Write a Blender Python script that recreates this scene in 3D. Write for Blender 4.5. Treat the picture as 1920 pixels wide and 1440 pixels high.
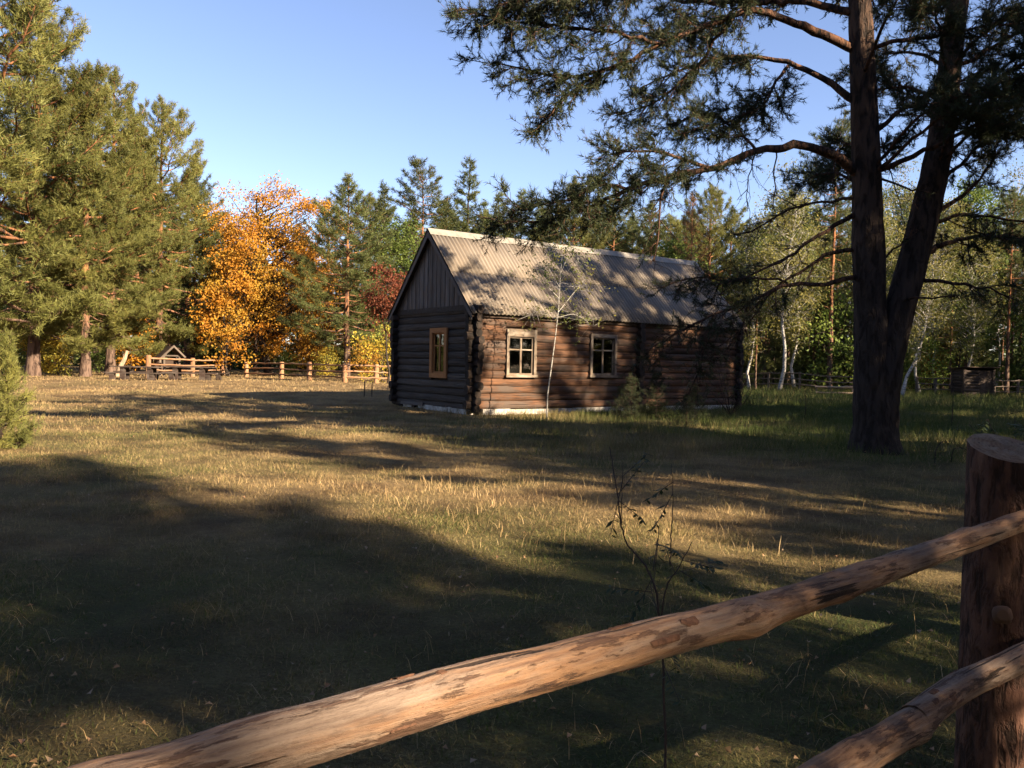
import bpy, math
import numpy as np
from math import radians, pi
from mathutils import Vector, Matrix

for o in list(bpy.data.objects):
    bpy.data.objects.remove(o, do_unlink=True)
S = bpy.context.scene
COL = S.collection
rng = np.random.default_rng(11)

# ------------------------------------------------------------------ camera
FOC, PITCH, ROLL, EYE = 1560.0, -0.0245, 0.0199, np.array([0.0, 0.0, 1.55])
cd = bpy.data.cameras.new('camera')
cam = bpy.data.objects.new('camera', cd)
COL.objects.link(cam)
cd.sensor_fit = 'HORIZONTAL'
cd.sensor_width = 36.0
cd.lens = 36.0 * FOC / 1920.0
cd.clip_start, cd.clip_end = 0.05, 2000.0
cam.matrix_world = (Matrix.Translation(EYE) @ Matrix.Rotation(pi / 2 + PITCH, 4, 'X')
                    @ Matrix.Rotation(ROLL, 4, 'Z'))
S.camera = cam

# ------------------------------------------------------------------ sky, sun, exposure
SUN_EL = radians(25.5)
SUN_XY = np.array([0.815, -0.579]); SUN_XY /= np.linalg.norm(SUN_XY)
world = bpy.data.worlds.new('World')
S.world = world
world.use_nodes = True
wn = world.node_tree.nodes
bg = wn['Background']
sky = wn.new('ShaderNodeTexSky')
sky.sky_type = 'NISHITA'
sky.sun_disc = False
sky.sun_elevation = SUN_EL
sky.sun_rotation = math.atan2(SUN_XY[0], SUN_XY[1])
sky.air_density, sky.dust_density, sky.ozone_density = 0.85, 0.2, 2.0
wb = wn.new('ShaderNodeMix'); wb.data_type = 'RGBA'; wb.blend_type = 'MULTIPLY'      # white balance of the sky light
wb.inputs[0].default_value = 1.0
wb.inputs[7].default_value = (1.08, 0.955, 1.0, 1)
world.node_tree.links.new(sky.outputs[0], wb.inputs[6])
world.node_tree.links.new(wb.outputs[2], bg.inputs[0])
bg.inputs[1].default_value = 0.061
sl = bpy.data.lights.new('sun', 'SUN')
sl.energy = 5.0
sl.angle = radians(0.55)
sl.color = (1.0, 0.80, 0.56)
sun = bpy.data.objects.new('sun', sl)
COL.objects.link(sun)
sdir = Vector((SUN_XY[0] * math.cos(SUN_EL), SUN_XY[1] * math.cos(SUN_EL), math.sin(SUN_EL)))
sun.rotation_euler = sdir.to_track_quat('Z', 'Y').to_euler()
sun.location = sdir * 60
S.view_settings.view_transform = 'Standard'
S.view_settings.look = 'None'
S.view_settings.gamma = 1.0
S.view_settings.exposure = 2.1
S.render.engine = 'CYCLES'
S.cycles.max_bounces = 4
S.cycles.diffuse_bounces = 2
S.cycles.glossy_bounces = 2
S.cycles.transmission_bounces = 3
S.cycles.transparent_max_bounces = 8
S.cycles.use_adaptive_sampling = True
S.cycles.adaptive_threshold = 0.02


# ------------------------------------------------------------------ survey helpers (photo pixel + distance -> place)
def at(px, py, Y):
    a, b = px - 960.0, py - 720.0
    c, s = math.cos(ROLL), math.sin(ROLL)
    a, b = a * c + b * s, -a * s + b * c
    x, zz = a / FOC, -b / FOC
    y = math.cos(PITCH) - zz * math.sin(PITCH)
    z = math.sin(PITCH) + zz * math.cos(PITCH)
    return EYE + np.array([x, y, z]) * (Y / y)


def sstep(t):
    t = np.clip(t, 0, 1)
    return t * t * (3 - 2 * t)


_ph = np.random.default_rng(3).uniform(0, 6.28, (12, 2))
_kd = np.random.default_rng(4).uniform(0, 6.28, 12)


def wav(x, y, sc, k0):
    r = 0
    for k in range(4):
        a = _kd[(k0 + k) % 12]
        r = r + np.sin((x * math.cos(a) + y * math.sin(a)) * 6.28 / (sc * (0.8 + 0.22 * k)) + _ph[(k0 + k) % 12, 0])
    return r / 4


def gz(x, y):
    x = np.asarray(x, float); y = np.asarray(y, float)
    d = np.hypot(x, y)
    h = 0.035 * wav(x, y, 2.3, 0) + 0.07 * wav(x, y, 7.0, 4) * sstep((d - 3) / 6)
    flat = np.exp(-(((x - 2.5) / 8) ** 2 + ((y - 29) / 7) ** 2))
    h = h * (1 - 0.8 * flat) + 0.03 * flat
    h = h + 0.30 * sstep((y - 26) / 18) * sstep((4 - x) / 10)
    h = h + 0.5 * np.exp(-(((x - 20.4) / 1.6) ** 2 + ((y - 62) / 2.5) ** 2))      # low heap of sand behind the house
    return h


# ------------------------------------------------------------------ mesh helpers
class MB:
    def __init__(s):
        s.v, s.t, s.q, s.ti, s.qi, s.tint, s.n = [], [], [], [], [], [], 0

    def add(s, v, tri=None, quad=None, mi=0, tint=0.5):
        v = np.asarray(v, float).reshape(-1, 3)
        s.v.append(v)
        if tri is not None and len(tri):
            t = np.asarray(tri, int) + s.n
            s.t.append(t); s.ti.append(np.full(len(t), mi))
        if quad is not None and len(quad):
            t = np.asarray(quad, int) + s.n
            s.q.append(t); s.qi.append(np.full(len(t), mi))
        s.tint.append(np.broadcast_to(np.asarray(tint, float), (len(v),)))
        s.n += len(v)
        return s

    def mesh(s, name, mats=(), smooth=False):
        me = bpy.data.meshes.new(name)
        V = np.concatenate(s.v) if s.v else np.zeros((0, 3))
        T = np.concatenate(s.t) if s.t else np.zeros((0, 3), int)
        Q = np.concatenate(s.q) if s.q else np.zeros((0, 4), int)
        nt, nq = len(T), len(Q)
        me.vertices.add(len(V))
        me.vertices.foreach_set('co', V.astype(np.float32).ravel())
        me.loops.add(nt * 3 + nq * 4)
        me.loops.foreach_set('vertex_index', np.concatenate([T.ravel(), Q.ravel()]).astype(np.int32))
        me.polygons.add(nt + nq)
        ls = np.concatenate([np.arange(nt) * 3, nt * 3 + np.arange(nq) * 4]).astype(np.int32)
        me.polygons.foreach_set('loop_start', ls)
        mi = np.concatenate((s.ti or [np.zeros(0)]) + (s.qi or [np.zeros(0)])).astype(np.int32)
        for m in mats:
            me.materials.append(m)
        me.polygons.foreach_set('material_index', mi)
        me.polygons.foreach_set('use_smooth', np.full(nt + nq, bool(smooth)))
        me.update(calc_edges=True)
        a = me.attributes.new('tint', 'FLOAT', 'POINT')
        a.data.foreach_set('value', np.concatenate(s.tint).astype(np.float32))
        return me


def obj(name, mesh, parent=None, loc=None, rot=None, **kw):
    o = bpy.data.objects.new(name, mesh)
    COL.objects.link(o)
    if parent is not None:
        o.parent = parent
    if loc is not None:
        o.location = loc
    if rot is not None:
        o.rotation_euler = rot
    for k, v in kw.items():
        o[k] = v
    return o


def thing(name, label, cat, loc=(0, 0, 0), rotz=0.0, group=None, scale=1.0):
    o = bpy.data.objects.new(name, None)
    COL.objects.link(o)
    o.empty_display_size = 0.3
    o.location = loc
    o.rotation_euler = (0, 0, rotz)
    o.scale = (scale,) * 3
    o['label'] = label
    o['category'] = cat
    if group:
        o['group'] = group
    return o


def nrm(v):
    v = np.asarray(v, float)
    return v / np.maximum(np.linalg.norm(v, axis=-1, keepdims=True), 1e-9)


def box(mb, lo, hi, mi=0, bev=0.0):
    (x0, y0, z0), (x1, y1, z1) = lo, hi
    v = [(x0, y0, z0), (x1, y0, z0), (x1, y1, z0), (x0, y1, z0), (x0, y0, z1), (x1, y0, z1), (x1, y1, z1), (x0, y1, z1)]
    mb.add(v, quad=[(0, 3, 2, 1), (4, 5, 6, 7), (0, 1, 5, 4), (1, 2, 6, 5), (2, 3, 7, 6), (3, 0, 4, 7)], mi=mi)
    return mb


def prism(mb, poly, axis, a, b, mi=0):
    """polygon (2d points) extruded along an axis from a to b"""
    n = len(poly)
    def mk(p, t):
        if axis == 0: return (t, p[0], p[1])
        if axis == 1: return (p[0], t, p[1])
        return (p[0], p[1], t)
    v = [mk(p, a) for p in poly] + [mk(p, b) for p in poly]
    q = [(i, (i + 1) % n, n + (i + 1) % n, n + i) for i in range(n)]
    tr = [(0, i + 1, i) for i in range(1, n - 1)] + [(n, n + i, n + i + 1) for i in range(1, n - 1)]
    mb.add(v, tri=tr, quad=q, mi=mi)
    return mb


def tube(mb, P, R, k=8, mi=0, cap=True, tint=0.5, rough=0.0, rg=None, capmi=None):
    P = np.asarray(P, float); n = len(P)
    R = np.broadcast_to(np.asarray(R, float), (n,))
    T = nrm(np.gradient(P, axis=0))
    ref = np.array([0, 0, 1.0]) if abs(T[:, 2].mean()) < 0.75 else np.array([1.0, 0, 0])
    A = nrm(np.cross(T, ref)); B = np.cross(A, T)
    an = np.arange(k) * 2 * pi / k
    rr = R[:, None] * np.ones((1, k))
    if rough:
        rr = rr * (1 + rough * (rg or rng).uniform(-1, 1, (n, k)))
    V = P[:, None] + rr[..., None] * (np.cos(an)[None, :, None] * A[:, None] + np.sin(an)[None, :, None] * B[:, None])
    i = np.arange(n - 1)[:, None] * k; j = np.arange(k)[None]; j2 = (j + 1) % k
    Q = np.stack([i + j, i + k + j, i + k + j2, i + j2], -1).reshape(-1, 4)
    mb.add(V.reshape(-1, 3), quad=Q, mi=mi, tint=tint)
    if cap:
        m2 = mi if capmi is None else capmi
        c0 = np.concatenate([V[0], P[:1]]); c1 = np.concatenate([V[-1], P[-1:]])
        jj = np.arange(k); jn = (jj + 1) % k
        mb.add(c0, tri=np.stack([jj, jn, np.full(k, k)], -1), mi=m2, tint=tint)
        mb.add(c1, tri=np.stack([jn, jj, np.full(k, k)], -1), mi=m2, tint=tint)
    return V


def segs(mb, P0, P1, r0, r1, k=3, mi=0):
    """many straight tapered twigs at once"""
    P0 = np.asarray(P0, float).reshape(-1, 3); P1 = np.asarray(P1, float).reshape(-1, 3)
    n = len(P0)
    if n == 0: return
    T = nrm(P1 - P0)
    ref = np.where(np.abs(T[:, 2:3]) > 0.9, [[1.0, 0, 0]], [[0, 0, 1.0]])
    A = nrm(np.cross(T, ref)); B = np.cross(A, T)
    an = np.arange(k) * 2 * pi / k
    ring = np.cos(an)[None, :, None] * A[:, None] + np.sin(an)[None, :, None] * B[:, None]
    r0 = np.broadcast_to(r0, (n,))[:, None, None]; r1 = np.broadcast_to(r1, (n,))[:, None, None]
    V = np.concatenate([P0[:, None] + ring * r0, P1[:, None] + ring * r1], 1)
    b = (np.arange(n) * 2 * k)[:, None]; j = np.arange(k)[None]; j2 = (j + 1) % k
    Q = np.stack([b + j, b + k + j, b + k + j2, b + j2], -1).reshape(-1, 4)
    mb.add(V.reshape(-1, 3), quad=Q, mi=mi)


def perp(D, r):
    X = r.normal(size=D.shape)
    X = X - (X * D).sum(-1, keepdims=True) * D
    return nrm(X)


def tufts(mb, P, D, L, K, w, r, back=0.9, a0=18, a1=62, tint=None):
    """bottle-brush shoots of needles: K thin blades round each axis"""
    P = np.asarray(P, float).reshape(-1, 3); D = nrm(np.asarray(D, float).reshape(-1, 3))
    n = len(P)
    if n == 0: return
    L = np.broadcast_to(np.asarray(L, float), (n,))[:, None]
    Dk = np.repeat(D[:, None], K, 1)
    th = np.radians(r.uniform(a0, a1, (n, K)))[..., None]
    N = nrm(Dk * np.cos(th) + perp(Dk, r) * np.sin(th))
    base = P[:, None] - Dk * (r.uniform(0, back, (n, K)) * L)[..., None]
    ln = (L * r.uniform(0.65, 1.1, (n, K)))[..., None]
    Wd = perp(N, r) * (w * 0.5) * (ln / L.mean())
    V = np.stack([base - Wd, base + Wd, base + N * ln], 2)
    T = np.arange(n * K * 3).reshape(-1, 3)
    t = r.uniform(0, 1, n) if tint is None else np.broadcast_to(tint, (n,))
    mb.add(V.reshape(-1, 3), tri=T, tint=np.repeat(t, K * 3))


def leaves(mb, P, size, r, tint=None, up=0.35, aspect=0.62):
    """single leaves: a kite of two triangles folded along the midrib"""
    P = np.asarray(P, float).reshape(-1, 3); n = len(P)
    if n == 0: return
    s = np.broadcast_to(np.asarray(size, float), (n,)) * r.uniform(0.6, 1.25, n)
    D = nrm(r.normal(size=(n, 3)) - np.array([0, 0, up]))
    A = perp(D, r); C = np.cross(D, A)
    s = s[:, None]
    V = np.stack([P, P + D * s * 0.45 + A * s * aspect * 0.5 + C * s * 0.12, P + D * s, P + D * s * 0.45 - A * s * aspect * 0.5 + C * s * 0.12], 1)
    b = (np.arange(n) * 4)[:, None]
    T = np.concatenate([b + [[0, 1, 2]], b + [[0, 2, 3]]])
    t = r.uniform(0, 1, n) if tint is None else tint
    mb.add(V.reshape(-1, 3), tri=T, tint=np.repeat(t, 4))


def curve(pts, n, jit=0.0, r=None):
    """smooth polyline through points, resampled"""
    P = np.asarray(pts, float)
    m = len(P)
    if m == 2:
        t = np.linspace(0, 1, n)[:, None]
        Q = P[0] * (1 - t) + P[1] * t
    else:
        E_ = np.vstack([2 * P[0] - P[1], P, 2 * P[-1] - P[-2]])
        Q = []
        for u in np.linspace(0, m - 1 - 1e-6, n):
            i = int(u); t = u - i
            a, b, c, d = E_[i], E_[i + 1], E_[i + 2], E_[i + 3]
            Q.append(0.5 * (2 * b + (c - a) * t + (2 * a - 5 * b + 4 * c - d) * t * t + (3 * b - a - 3 * c + d) * t ** 3))
        Q = np.array(Q)
    if jit and n > 2:
        Q[1:-1] += (r or rng).normal(0, jit, (n - 2, 3))
    return Q


# ------------------------------------------------------------------ materials
class NT:
    def __init__(s, name):
        s.m = bpy.data.materials.new(name)
        s.m.use_nodes = True
        s.nt = s.m.node_tree
        s.N = s.nt.nodes
        s.b = s.N['Principled BSDF']
        s.out = s.N['Material Output']

    def node(s, typ, **kw):
        n = s.N.new(typ)
        for k, v in kw.items():
            setattr(n, k, v)
        return n

    def link(s, a, b):
        s.nt.links.new(a, b)

    def coord(s, kind='Object', scale=(1, 1, 1)):
        tc = s.node('ShaderNodeTexCoord')
        mp = s.node('ShaderNodeMapping')
        mp.inputs['Scale'].default_value = scale
        s.link(tc.outputs[kind], mp.inputs['Vector'])
        return mp.outputs[0]

    def wpos(s, scale=(1, 1, 1)):
        g = s.node('ShaderNodeNewGeometry')
        mp = s.node('ShaderNodeMapping')
        mp.inputs['Scale'].default_value = scale
        s.link(g.outputs['Position'], mp.inputs['Vector'])
        return mp.outputs[0]

    def noise(s, vec, scale, detail=4, rough=0.55, lo=None, hi=None, dist=0.0):
        n = s.node('ShaderNodeTexNoise')
        n.inputs['Scale'].default_value = scale
        n.inputs['Detail'].default_value = detail
        n.inputs['Roughness'].default_value = rough
        n.inputs['Distortion'].default_value = dist
        s.link(vec, n.inputs['Vector'])
        o = n.outputs[0]
        if lo is not None:
            o = s.ramp(o, lo, hi)
        return o

    def ramp(s, f, lo, hi, a=0.0, b=1.0):
        r = s.node('ShaderNodeMapRange')
        r.inputs['From Min'].default_value = lo
        r.inputs['From Max'].default_value = hi
        r.inputs['To Min'].default_value = a
        r.inputs['To Max'].default_value = b
        s.link(f, r.inputs['Value'])
        return r.outputs[0]

    def mix(s, f, a, b, blend='MIX'):
        n = s.node('ShaderNodeMix', data_type='RGBA', blend_type=blend)
        for sock, v in ((n.inputs[0], f), (n.inputs[6], a), (n.inputs[7], b)):
            if isinstance(v, (int, float)):
                sock.default_value = v
            elif isinstance(v, tuple):
                sock.default_value = (*v, 1.0)
            else:
                s.link(v, sock)
        return n.outputs[2]

    def math(s, op, a, b=0.0):
        n = s.node('ShaderNodeMath', operation=op)
        for sock, v in ((n.inputs[0], a), (n.inputs[1], b)):
            if isinstance(v, (int, float)):
                sock.default_value = v
            else:
                s.link(v, sock)
        return n.outputs[0]

    def attr(s, name='tint'):
        n = s.node('ShaderNodeAttribute', attribute_name=name)
        return n.outputs['Fac']

    def rand(s):
        return s.node('ShaderNodeObjectInfo').outputs['Random']

    def bump(s, h, dist, strength=1.0):
        n = s.node('ShaderNodeBump')
        n.inputs['Distance'].default_value = dist
        n.inputs['Strength'].default_value = strength
        s.link(h, n.inputs['Height'])
        s.link(n.outputs[0], s.b.inputs['Normal'])
        return n

    def col(s, c, rough=0.85, spec=0.25):
        if isinstance(c, tuple):
            s.b.inputs['Base Color'].default_value = (*c, 1)
        else:
            s.link(c, s.b.inputs['Base Color'])
        s.b.inputs['Roughness'].default_value = rough
        s.b.inputs['Specular IOR Level'].default_value = spec
        return s.m


def leafmat(name, c0, c1, c2=None, trans=0.35, obj_var=0.25, gloss=0.2):
    t = NT(name)
    f = t.attr()
    c = t.mix(f, c0, c1)
    if c2 is not None:
        k = t.noise(t.wpos(), 0.55, 2, lo=0.45, hi=0.62)
        c = t.mix(k, c, c2)
    v = t.ramp(t.rand(), 0, 1, 1 - obj_var, 1 + obj_var)
    vv = t.node('ShaderNodeHueSaturation')
    vv.inputs['Saturation'].default_value = 1.0
    t.link(v, vv.inputs['Value']); t.link(c, vv.inputs['Color'])
    c = vv.outputs[0]
    t.col(c, 0.55, gloss)
    tr = t.node('ShaderNodeBsdfTranslucent')
    t.link(c, tr.inputs['Color'])
    ms = t.node('ShaderNodeMixShader')
    ms.inputs[0].default_value = trans
    t.link(t.b.outputs[0], ms.inputs[1]); t.link(tr.outputs[0], ms.inputs[2])
    t.link(ms.outputs[0], t.out.inputs['Surface'])
    return t.m


M = {}
M['needle'] = leafmat('pine_needles', (0.070, 0.088, 0.028), (0.215, 0.205, 0.055), (0.145, 0.150, 0.042), trans=0.3)
M['needle_green'] = leafmat('pine_needles_green', (0.055, 0.078, 0.030), (0.135, 0.145, 0.046), (0.095, 0.112, 0.038), trans=0.3)
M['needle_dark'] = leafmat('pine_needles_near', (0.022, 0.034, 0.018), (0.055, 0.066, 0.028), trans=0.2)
M['needle_rust'] = leafmat('dying_needles', (0.13, 0.10, 0.04), (0.20, 0.105, 0.05), trans=0.3)
M['oak_leaf'] = leafmat('oak_leaves', (0.33, 0.135, 0.016), (0.44, 0.205, 0.022), (0.36, 0.215, 0.030), trans=0.3, obj_var=0.12)
M['yellow_leaf'] = leafmat('yellow_leaves', (0.44, 0.27, 0.03), (0.40, 0.34, 0.05), (0.22, 0.24, 0.05), trans=0.4)
M['birch_leaf'] = leafmat('birch_leaves', (0.14, 0.145, 0.040), (0.235, 0.20, 0.055), (0.095, 0.12, 0.034), trans=0.4)
M['green_leaf'] = leafmat('green_leaves', (0.08, 0.13, 0.03), (0.16, 0.20, 0.04), trans=0.4)
M['red_leaf'] = leafmat('rowan_leaves', (0.15, 0.042, 0.025), (0.22, 0.075, 0.035), trans=0.35)
M['dry_leaf'] = leafmat('fallen_leaves', (0.22, 0.12, 0.06), (0.32, 0.23, 0.14), trans=0.1)
M['dark_leaf'] = leafmat('shrub_leaves', (0.035, 0.055, 0.022), (0.06, 0.08, 0.03), trans=0.3)


def barkmat(name, low, high, z0, z1, bscale=9.0, groove=(0.018, 0.013, 0.011)):
    t = NT(name)
    co = t.coord('Object')
    sep = t.node('ShaderNodeSeparateXYZ'); t.link(co, sep.inputs[0])
    n0 = t.noise(co, 2.0, 3)
    zz = t.math('ADD', sep.outputs[2], t.math('MULTIPLY', n0, 2.0))
    c = t.mix(t.ramp(zz, z0, z1), low, high)
    st = t.coord('Object', (bscale, bscale, bscale * 0.28))
    e = t.noise(st, 1.0, 4, 0.55, 0.40, 0.56, dist=0.4)
    c = t.mix(e, groove, c)
    f = t.noise(st, 3.0, 5, 0.7, 0.3, 0.75)
    c = t.mix(t.math('MULTIPLY', f, 0.5), c, (0.05, 0.042, 0.038))
    h = t.math('ADD', e, t.math('MULTIPLY', t.noise(st, 2.5, 5, 0.7), 0.7))
    t.bump(h, 0.03, 0.9)
    return t.col(c, 0.92, 0.15)


M['bark_pine'] = barkmat('pine_bark', (0.15, 0.10, 0.075), (0.34, 0.145, 0.06), 3.0, 8.0, 6.0, (0.05, 0.03, 0.022))
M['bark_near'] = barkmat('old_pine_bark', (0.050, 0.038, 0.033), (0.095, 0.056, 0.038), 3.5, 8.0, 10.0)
M['bark_twig'] = barkmat('pine_twig_bark', (0.075, 0.045, 0.034), (0.15, 0.072, 0.040), 2.0, 9.0, 14.0)
M['bark_dark'] = barkmat('dark_bark', (0.06, 0.045, 0.035), (0.05, 0.04, 0.03), 1.0, 4.0, 8.0)
M['bark_rowan'] = NT('sapling_bark').col((0.055, 0.042, 0.038), 0.8)
t = NT('birch_bark')
co = t.coord('Object', (3, 3, 14))
k = t.noise(co, 1.0, 4, 0.6, 0.52, 0.62)
lo = t.node('ShaderNodeSeparateXYZ'); t.link(t.coord('Object'), lo.inputs[0])
k = t.math('MAXIMUM', k, t.math('MULTIPLY', t.ramp(lo.outputs[2], 1.0, 0.0), 0.6))
M['bark_birch'] = t.col(t.mix(k, (0.34, 0.325, 0.30), (0.035, 0.03, 0.026)), 0.7)


def woodmat(name, base, dark, alt=None, sx=1.0, obj_var=0.3, bump=0.006, altlo=0.45, altth=0.62, rough=0.85, crack=0.5):
    """weathered timber, grain along the object's X"""
    t = NT(name)
    off = t.node('ShaderNodeVectorMath', operation='ADD')
    t.link(t.coord('Object'), off.inputs[0])
    rv = t.math('MULTIPLY', t.rand(), 37.0)
    cx = t.node('ShaderNodeCombineXYZ'); t.link(rv, cx.inputs[0]); t.link(rv, cx.inputs[1])
    t.link(cx.outputs[0], off.inputs[1])
    mp = t.node('ShaderNodeMapping'); mp.inputs['Scale'].default_value = (0.9 * sx, 14 * sx, 14 * sx)
    t.link(off.outputs[0], mp.inputs[0])
    g = t.noise(mp.outputs[0], 1.6, 6, 0.65)
    gm = t.ramp(g, 0.35, 0.72)
    c = t.mix(gm, dark, base)
    if alt is not None:
        mp2 = t.node('ShaderNodeMapping'); mp2.inputs['Scale'].default_value = (0.8 * sx, 2.2 * sx, 2.2 * sx)
        t.link(off.outputs[0], mp2.inputs[0])
        k = t.noise(mp2.outputs[0], 1.3, 4, 0.6, altlo, altth)
        c = t.mix(k, c, alt)
    mp3 = t.node('ShaderNodeMapping'); mp3.inputs['Scale'].default_value = (0.45 * sx, 16 * sx, 16 * sx)
    t.link(off.outputs[0], mp3.inputs[0])
    ck = t.noise(mp3.outputs[0], 1.0, 2, 0.4, 0.66, 0.70)
    c = t.mix(t.math('MULTIPLY', ck, crack), c, (0.02, 0.015, 0.012))
    hv = t.node('ShaderNodeHueSaturation')
    t.link(t.ramp(t.rand(), 0, 1, 1 - obj_var, 1 + obj_var), hv.inputs['Value']); t.link(c, hv.inputs['Color'])
    h = t.math('SUBTRACT', g, t.math('MULTIPLY', ck, 0.8))
    t.bump(h, bump, 1.0)
    return t.col(hv.outputs[0], rough, 0.2)


M['log'] = woodmat('log_wood_brown', (0.165, 0.080, 0.042), (0.034, 0.020, 0.014), (0.075, 0.055, 0.044), bump=0.02, obj_var=.35, crack=.8)
M['log_grey'] = woodmat('log_wood_grey', (0.105, 0.088, 0.076), (0.032, 0.026, 0.022), (0.06, 0.045, 0.036), bump=0.02, crack=.8)
M['log_black'] = woodmat('log_ends_black', (0.030, 0.024, 0.020), (0.010, 0.008, 0.007), (0.05, 0.034, 0.026), bump=0.012)
M['board_grey'] = woodmat('gable_boards', (0.16, 0.142, 0.132), (0.075, 0.065, 0.06), (0.12, 0.09, 0.07), sx=1.6, bump=0.004)
M['board_dark'] = woodmat('dark_boards', (0.085, 0.055, 0.04), (0.035, 0.025, 0.02), None, sx=1.2)
M['frame_pale'] = woodmat('pale_window_wood', (0.19, 0.148, 0.108), (0.11, 0.082, 0.06), (0.235, 0.20, 0.16), sx=2, obj_var=0.12, bump=0.002, crack=0.25)
M['frame_orange'] = woodmat('varnished_window_wood', (0.42, 0.20, 0.075), (0.30, 0.13, 0.05), None, sx=2, obj_var=0.1, bump=0.001, crack=0.05)
M['post_new'] = woodmat('new_fence_wood', (0.30, 0.16, 0.082), (0.20, 0.10, 0.052), (0.27, 0.175, 0.108), sx=1.5, obj_var=0.15)
M['table_wood'] = woodmat('dark_table_wood', (0.055, 0.036, 0.028), (0.03, 0.02, 0.016), (0.085, 0.068, 0.056), sx=1.2)
M['shed_wood'] = woodmat('shed_wood', (0.085, 0.064, 0.054), (0.035, 0.028, 0.024), None, sx=1.2)
M['old_rail'] = woodmat('old_grey_rail', (0.17, 0.14, 0.115), (0.09, 0.07, 0.055), None, sx=1.2)
M['snag'] = woodmat('bare_dead_wood', (0.36, 0.28, 0.20), (0.25, 0.18, 0.125), None, sx=1.0)
M['metal'] = NT('rusty_rod').col((0.03, 0.025, 0.022), 0.7)

t = NT('slate_roof_sheet')
co = t.coord('Object')
g1 = t.noise(t.coord('Object', (9, 0.8, 1)), 1.2, 4, 0.6, 0.35, 0.7)
g2 = t.noise(t.wpos(), 0.9, 4, 0.6, 0.42, 0.66)
c = t.mix(g1, (0.150, 0.132, 0.113), (0.240, 0.208, 0.170))
sx_ = t.node('ShaderNodeSeparateXYZ'); t.link(co, sx_.inputs[0])
wv = t.math('COSINE', t.math('MULTIPLY', sx_.outputs[0], 2 * pi / (12.25 / 12 / 7)))
c = t.mix(t.ramp(wv, .35, -.75, 0, .8), c, (0.115, 0.092, 0.072))      # darker in the furrows
c = t.mix(t.math('MULTIPLY', g2, 0.65), c, (0.175, 0.140, 0.105))
sp = t.noise(t.wpos(), 14, 3, 0.7, 0.58, 0.7)
c = t.mix(t.math('MULTIPLY', sp, 0.45), c, (0.13, 0.115, 0.10))
hv = t.node('ShaderNodeHueSaturation')
t.link(t.ramp(t.rand(), 0, 1, 0.85, 1.12), hv.inputs['Value']); t.link(c, hv.inputs['Color'])
t.bump(t.noise(co, 60, 3), 0.003, 0.6)
M['roof'] = t.col(hv.outputs[0], 0.9, 0.15)
t = NT('ridge_cap')
M['ridge'] = t.col(t.mix(t.noise(t.wpos(), 3, 4, 0.6, 0.35, 0.7), (0.165, 0.15, 0.13), (0.25, 0.23, 0.20)), 0.8)
t = NT('whitewash')
M['white'] = t.col(t.mix(t.noise(t.wpos(), 5, 5, 0.7, 0.38, 0.66), (0.50, 0.47, 0.43), (0.20, 0.18, 0.15)), 0.9)
t = NT('window_glass')
gl = t.node('ShaderNodeBsdfGlossy'); gl.inputs['Roughness'].default_value = 0.02
tp = t.node('ShaderNodeBsdfTransparent'); tp.inputs['Color'].default_value = (0.75, 0.78, 0.78, 1)
fr = t.node('ShaderNodeFresnel'); fr.inputs['IOR'].default_value = 1.75
ms = t.node('ShaderNodeMixShader')
t.link(fr.outputs[0], ms.inputs[0]); t.link(tp.outputs[0], ms.inputs[1]); t.link(gl.outputs[0], ms.inputs[2])
t.link(ms.outputs[0], t.out.inputs['Surface'])
M['glass'] = t.m

# ground colours: dry straw, green and brown patches (shared by soil and blades)
def turf(t, tint=None):
    p = t.wpos()
    a = t.noise(p, 0.22, 4, 0.6, 0.42, 0.60)
    b = t.noise(p, 0.8, 3, 0.6, 0.44, 0.62)
    sep = t.node('ShaderNodeSeparateXYZ'); t.link(p, sep.inputs[0])
    # greener towards the house and the wood, strawy on the open lawn
    gx = t.ramp(sep.outputs[0], -3.0, 6.0)
    gy = t.ramp(sep.outputs[1], 12.0, 20.0)
    gy2 = t.ramp(sep.outputs[1], 9.0, 5.0)
    right = t.math('MULTIPLY', gx, gy)
    green = t.math('MULTIPLY', a, 0.62)
    green = t.math('ADD', green, t.math('MULTIPLY', right, 0.6))
    green = t.math('ADD', green, t.math('MULTIPLY', gy2, 0.46))
    far = t.ramp(sep.outputs[1], 22.0, 36.0)
    leftw = t.ramp(sep.outputs[0], 2.0, -3.0)
    green = t.math('SUBTRACT', green, t.math('MULTIPLY', t.math('MULTIPLY', far, leftw), 0.42))
    if tint is not None:
        green = t.math('ADD', green, t.ramp(tint, 0, 1, -0.45, 0.40))
    cl = t.node('ShaderNodeClamp'); t.link(green, cl.inputs[0])
    straw = t.mix(b, (0.38, 0.272, 0.135), (0.225, 0.152, 0.078))
    grn = t.mix(b, (0.082, 0.108, 0.028), (0.046, 0.068, 0.020))
    return t.mix(cl.outputs[0], straw, grn), p


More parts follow.
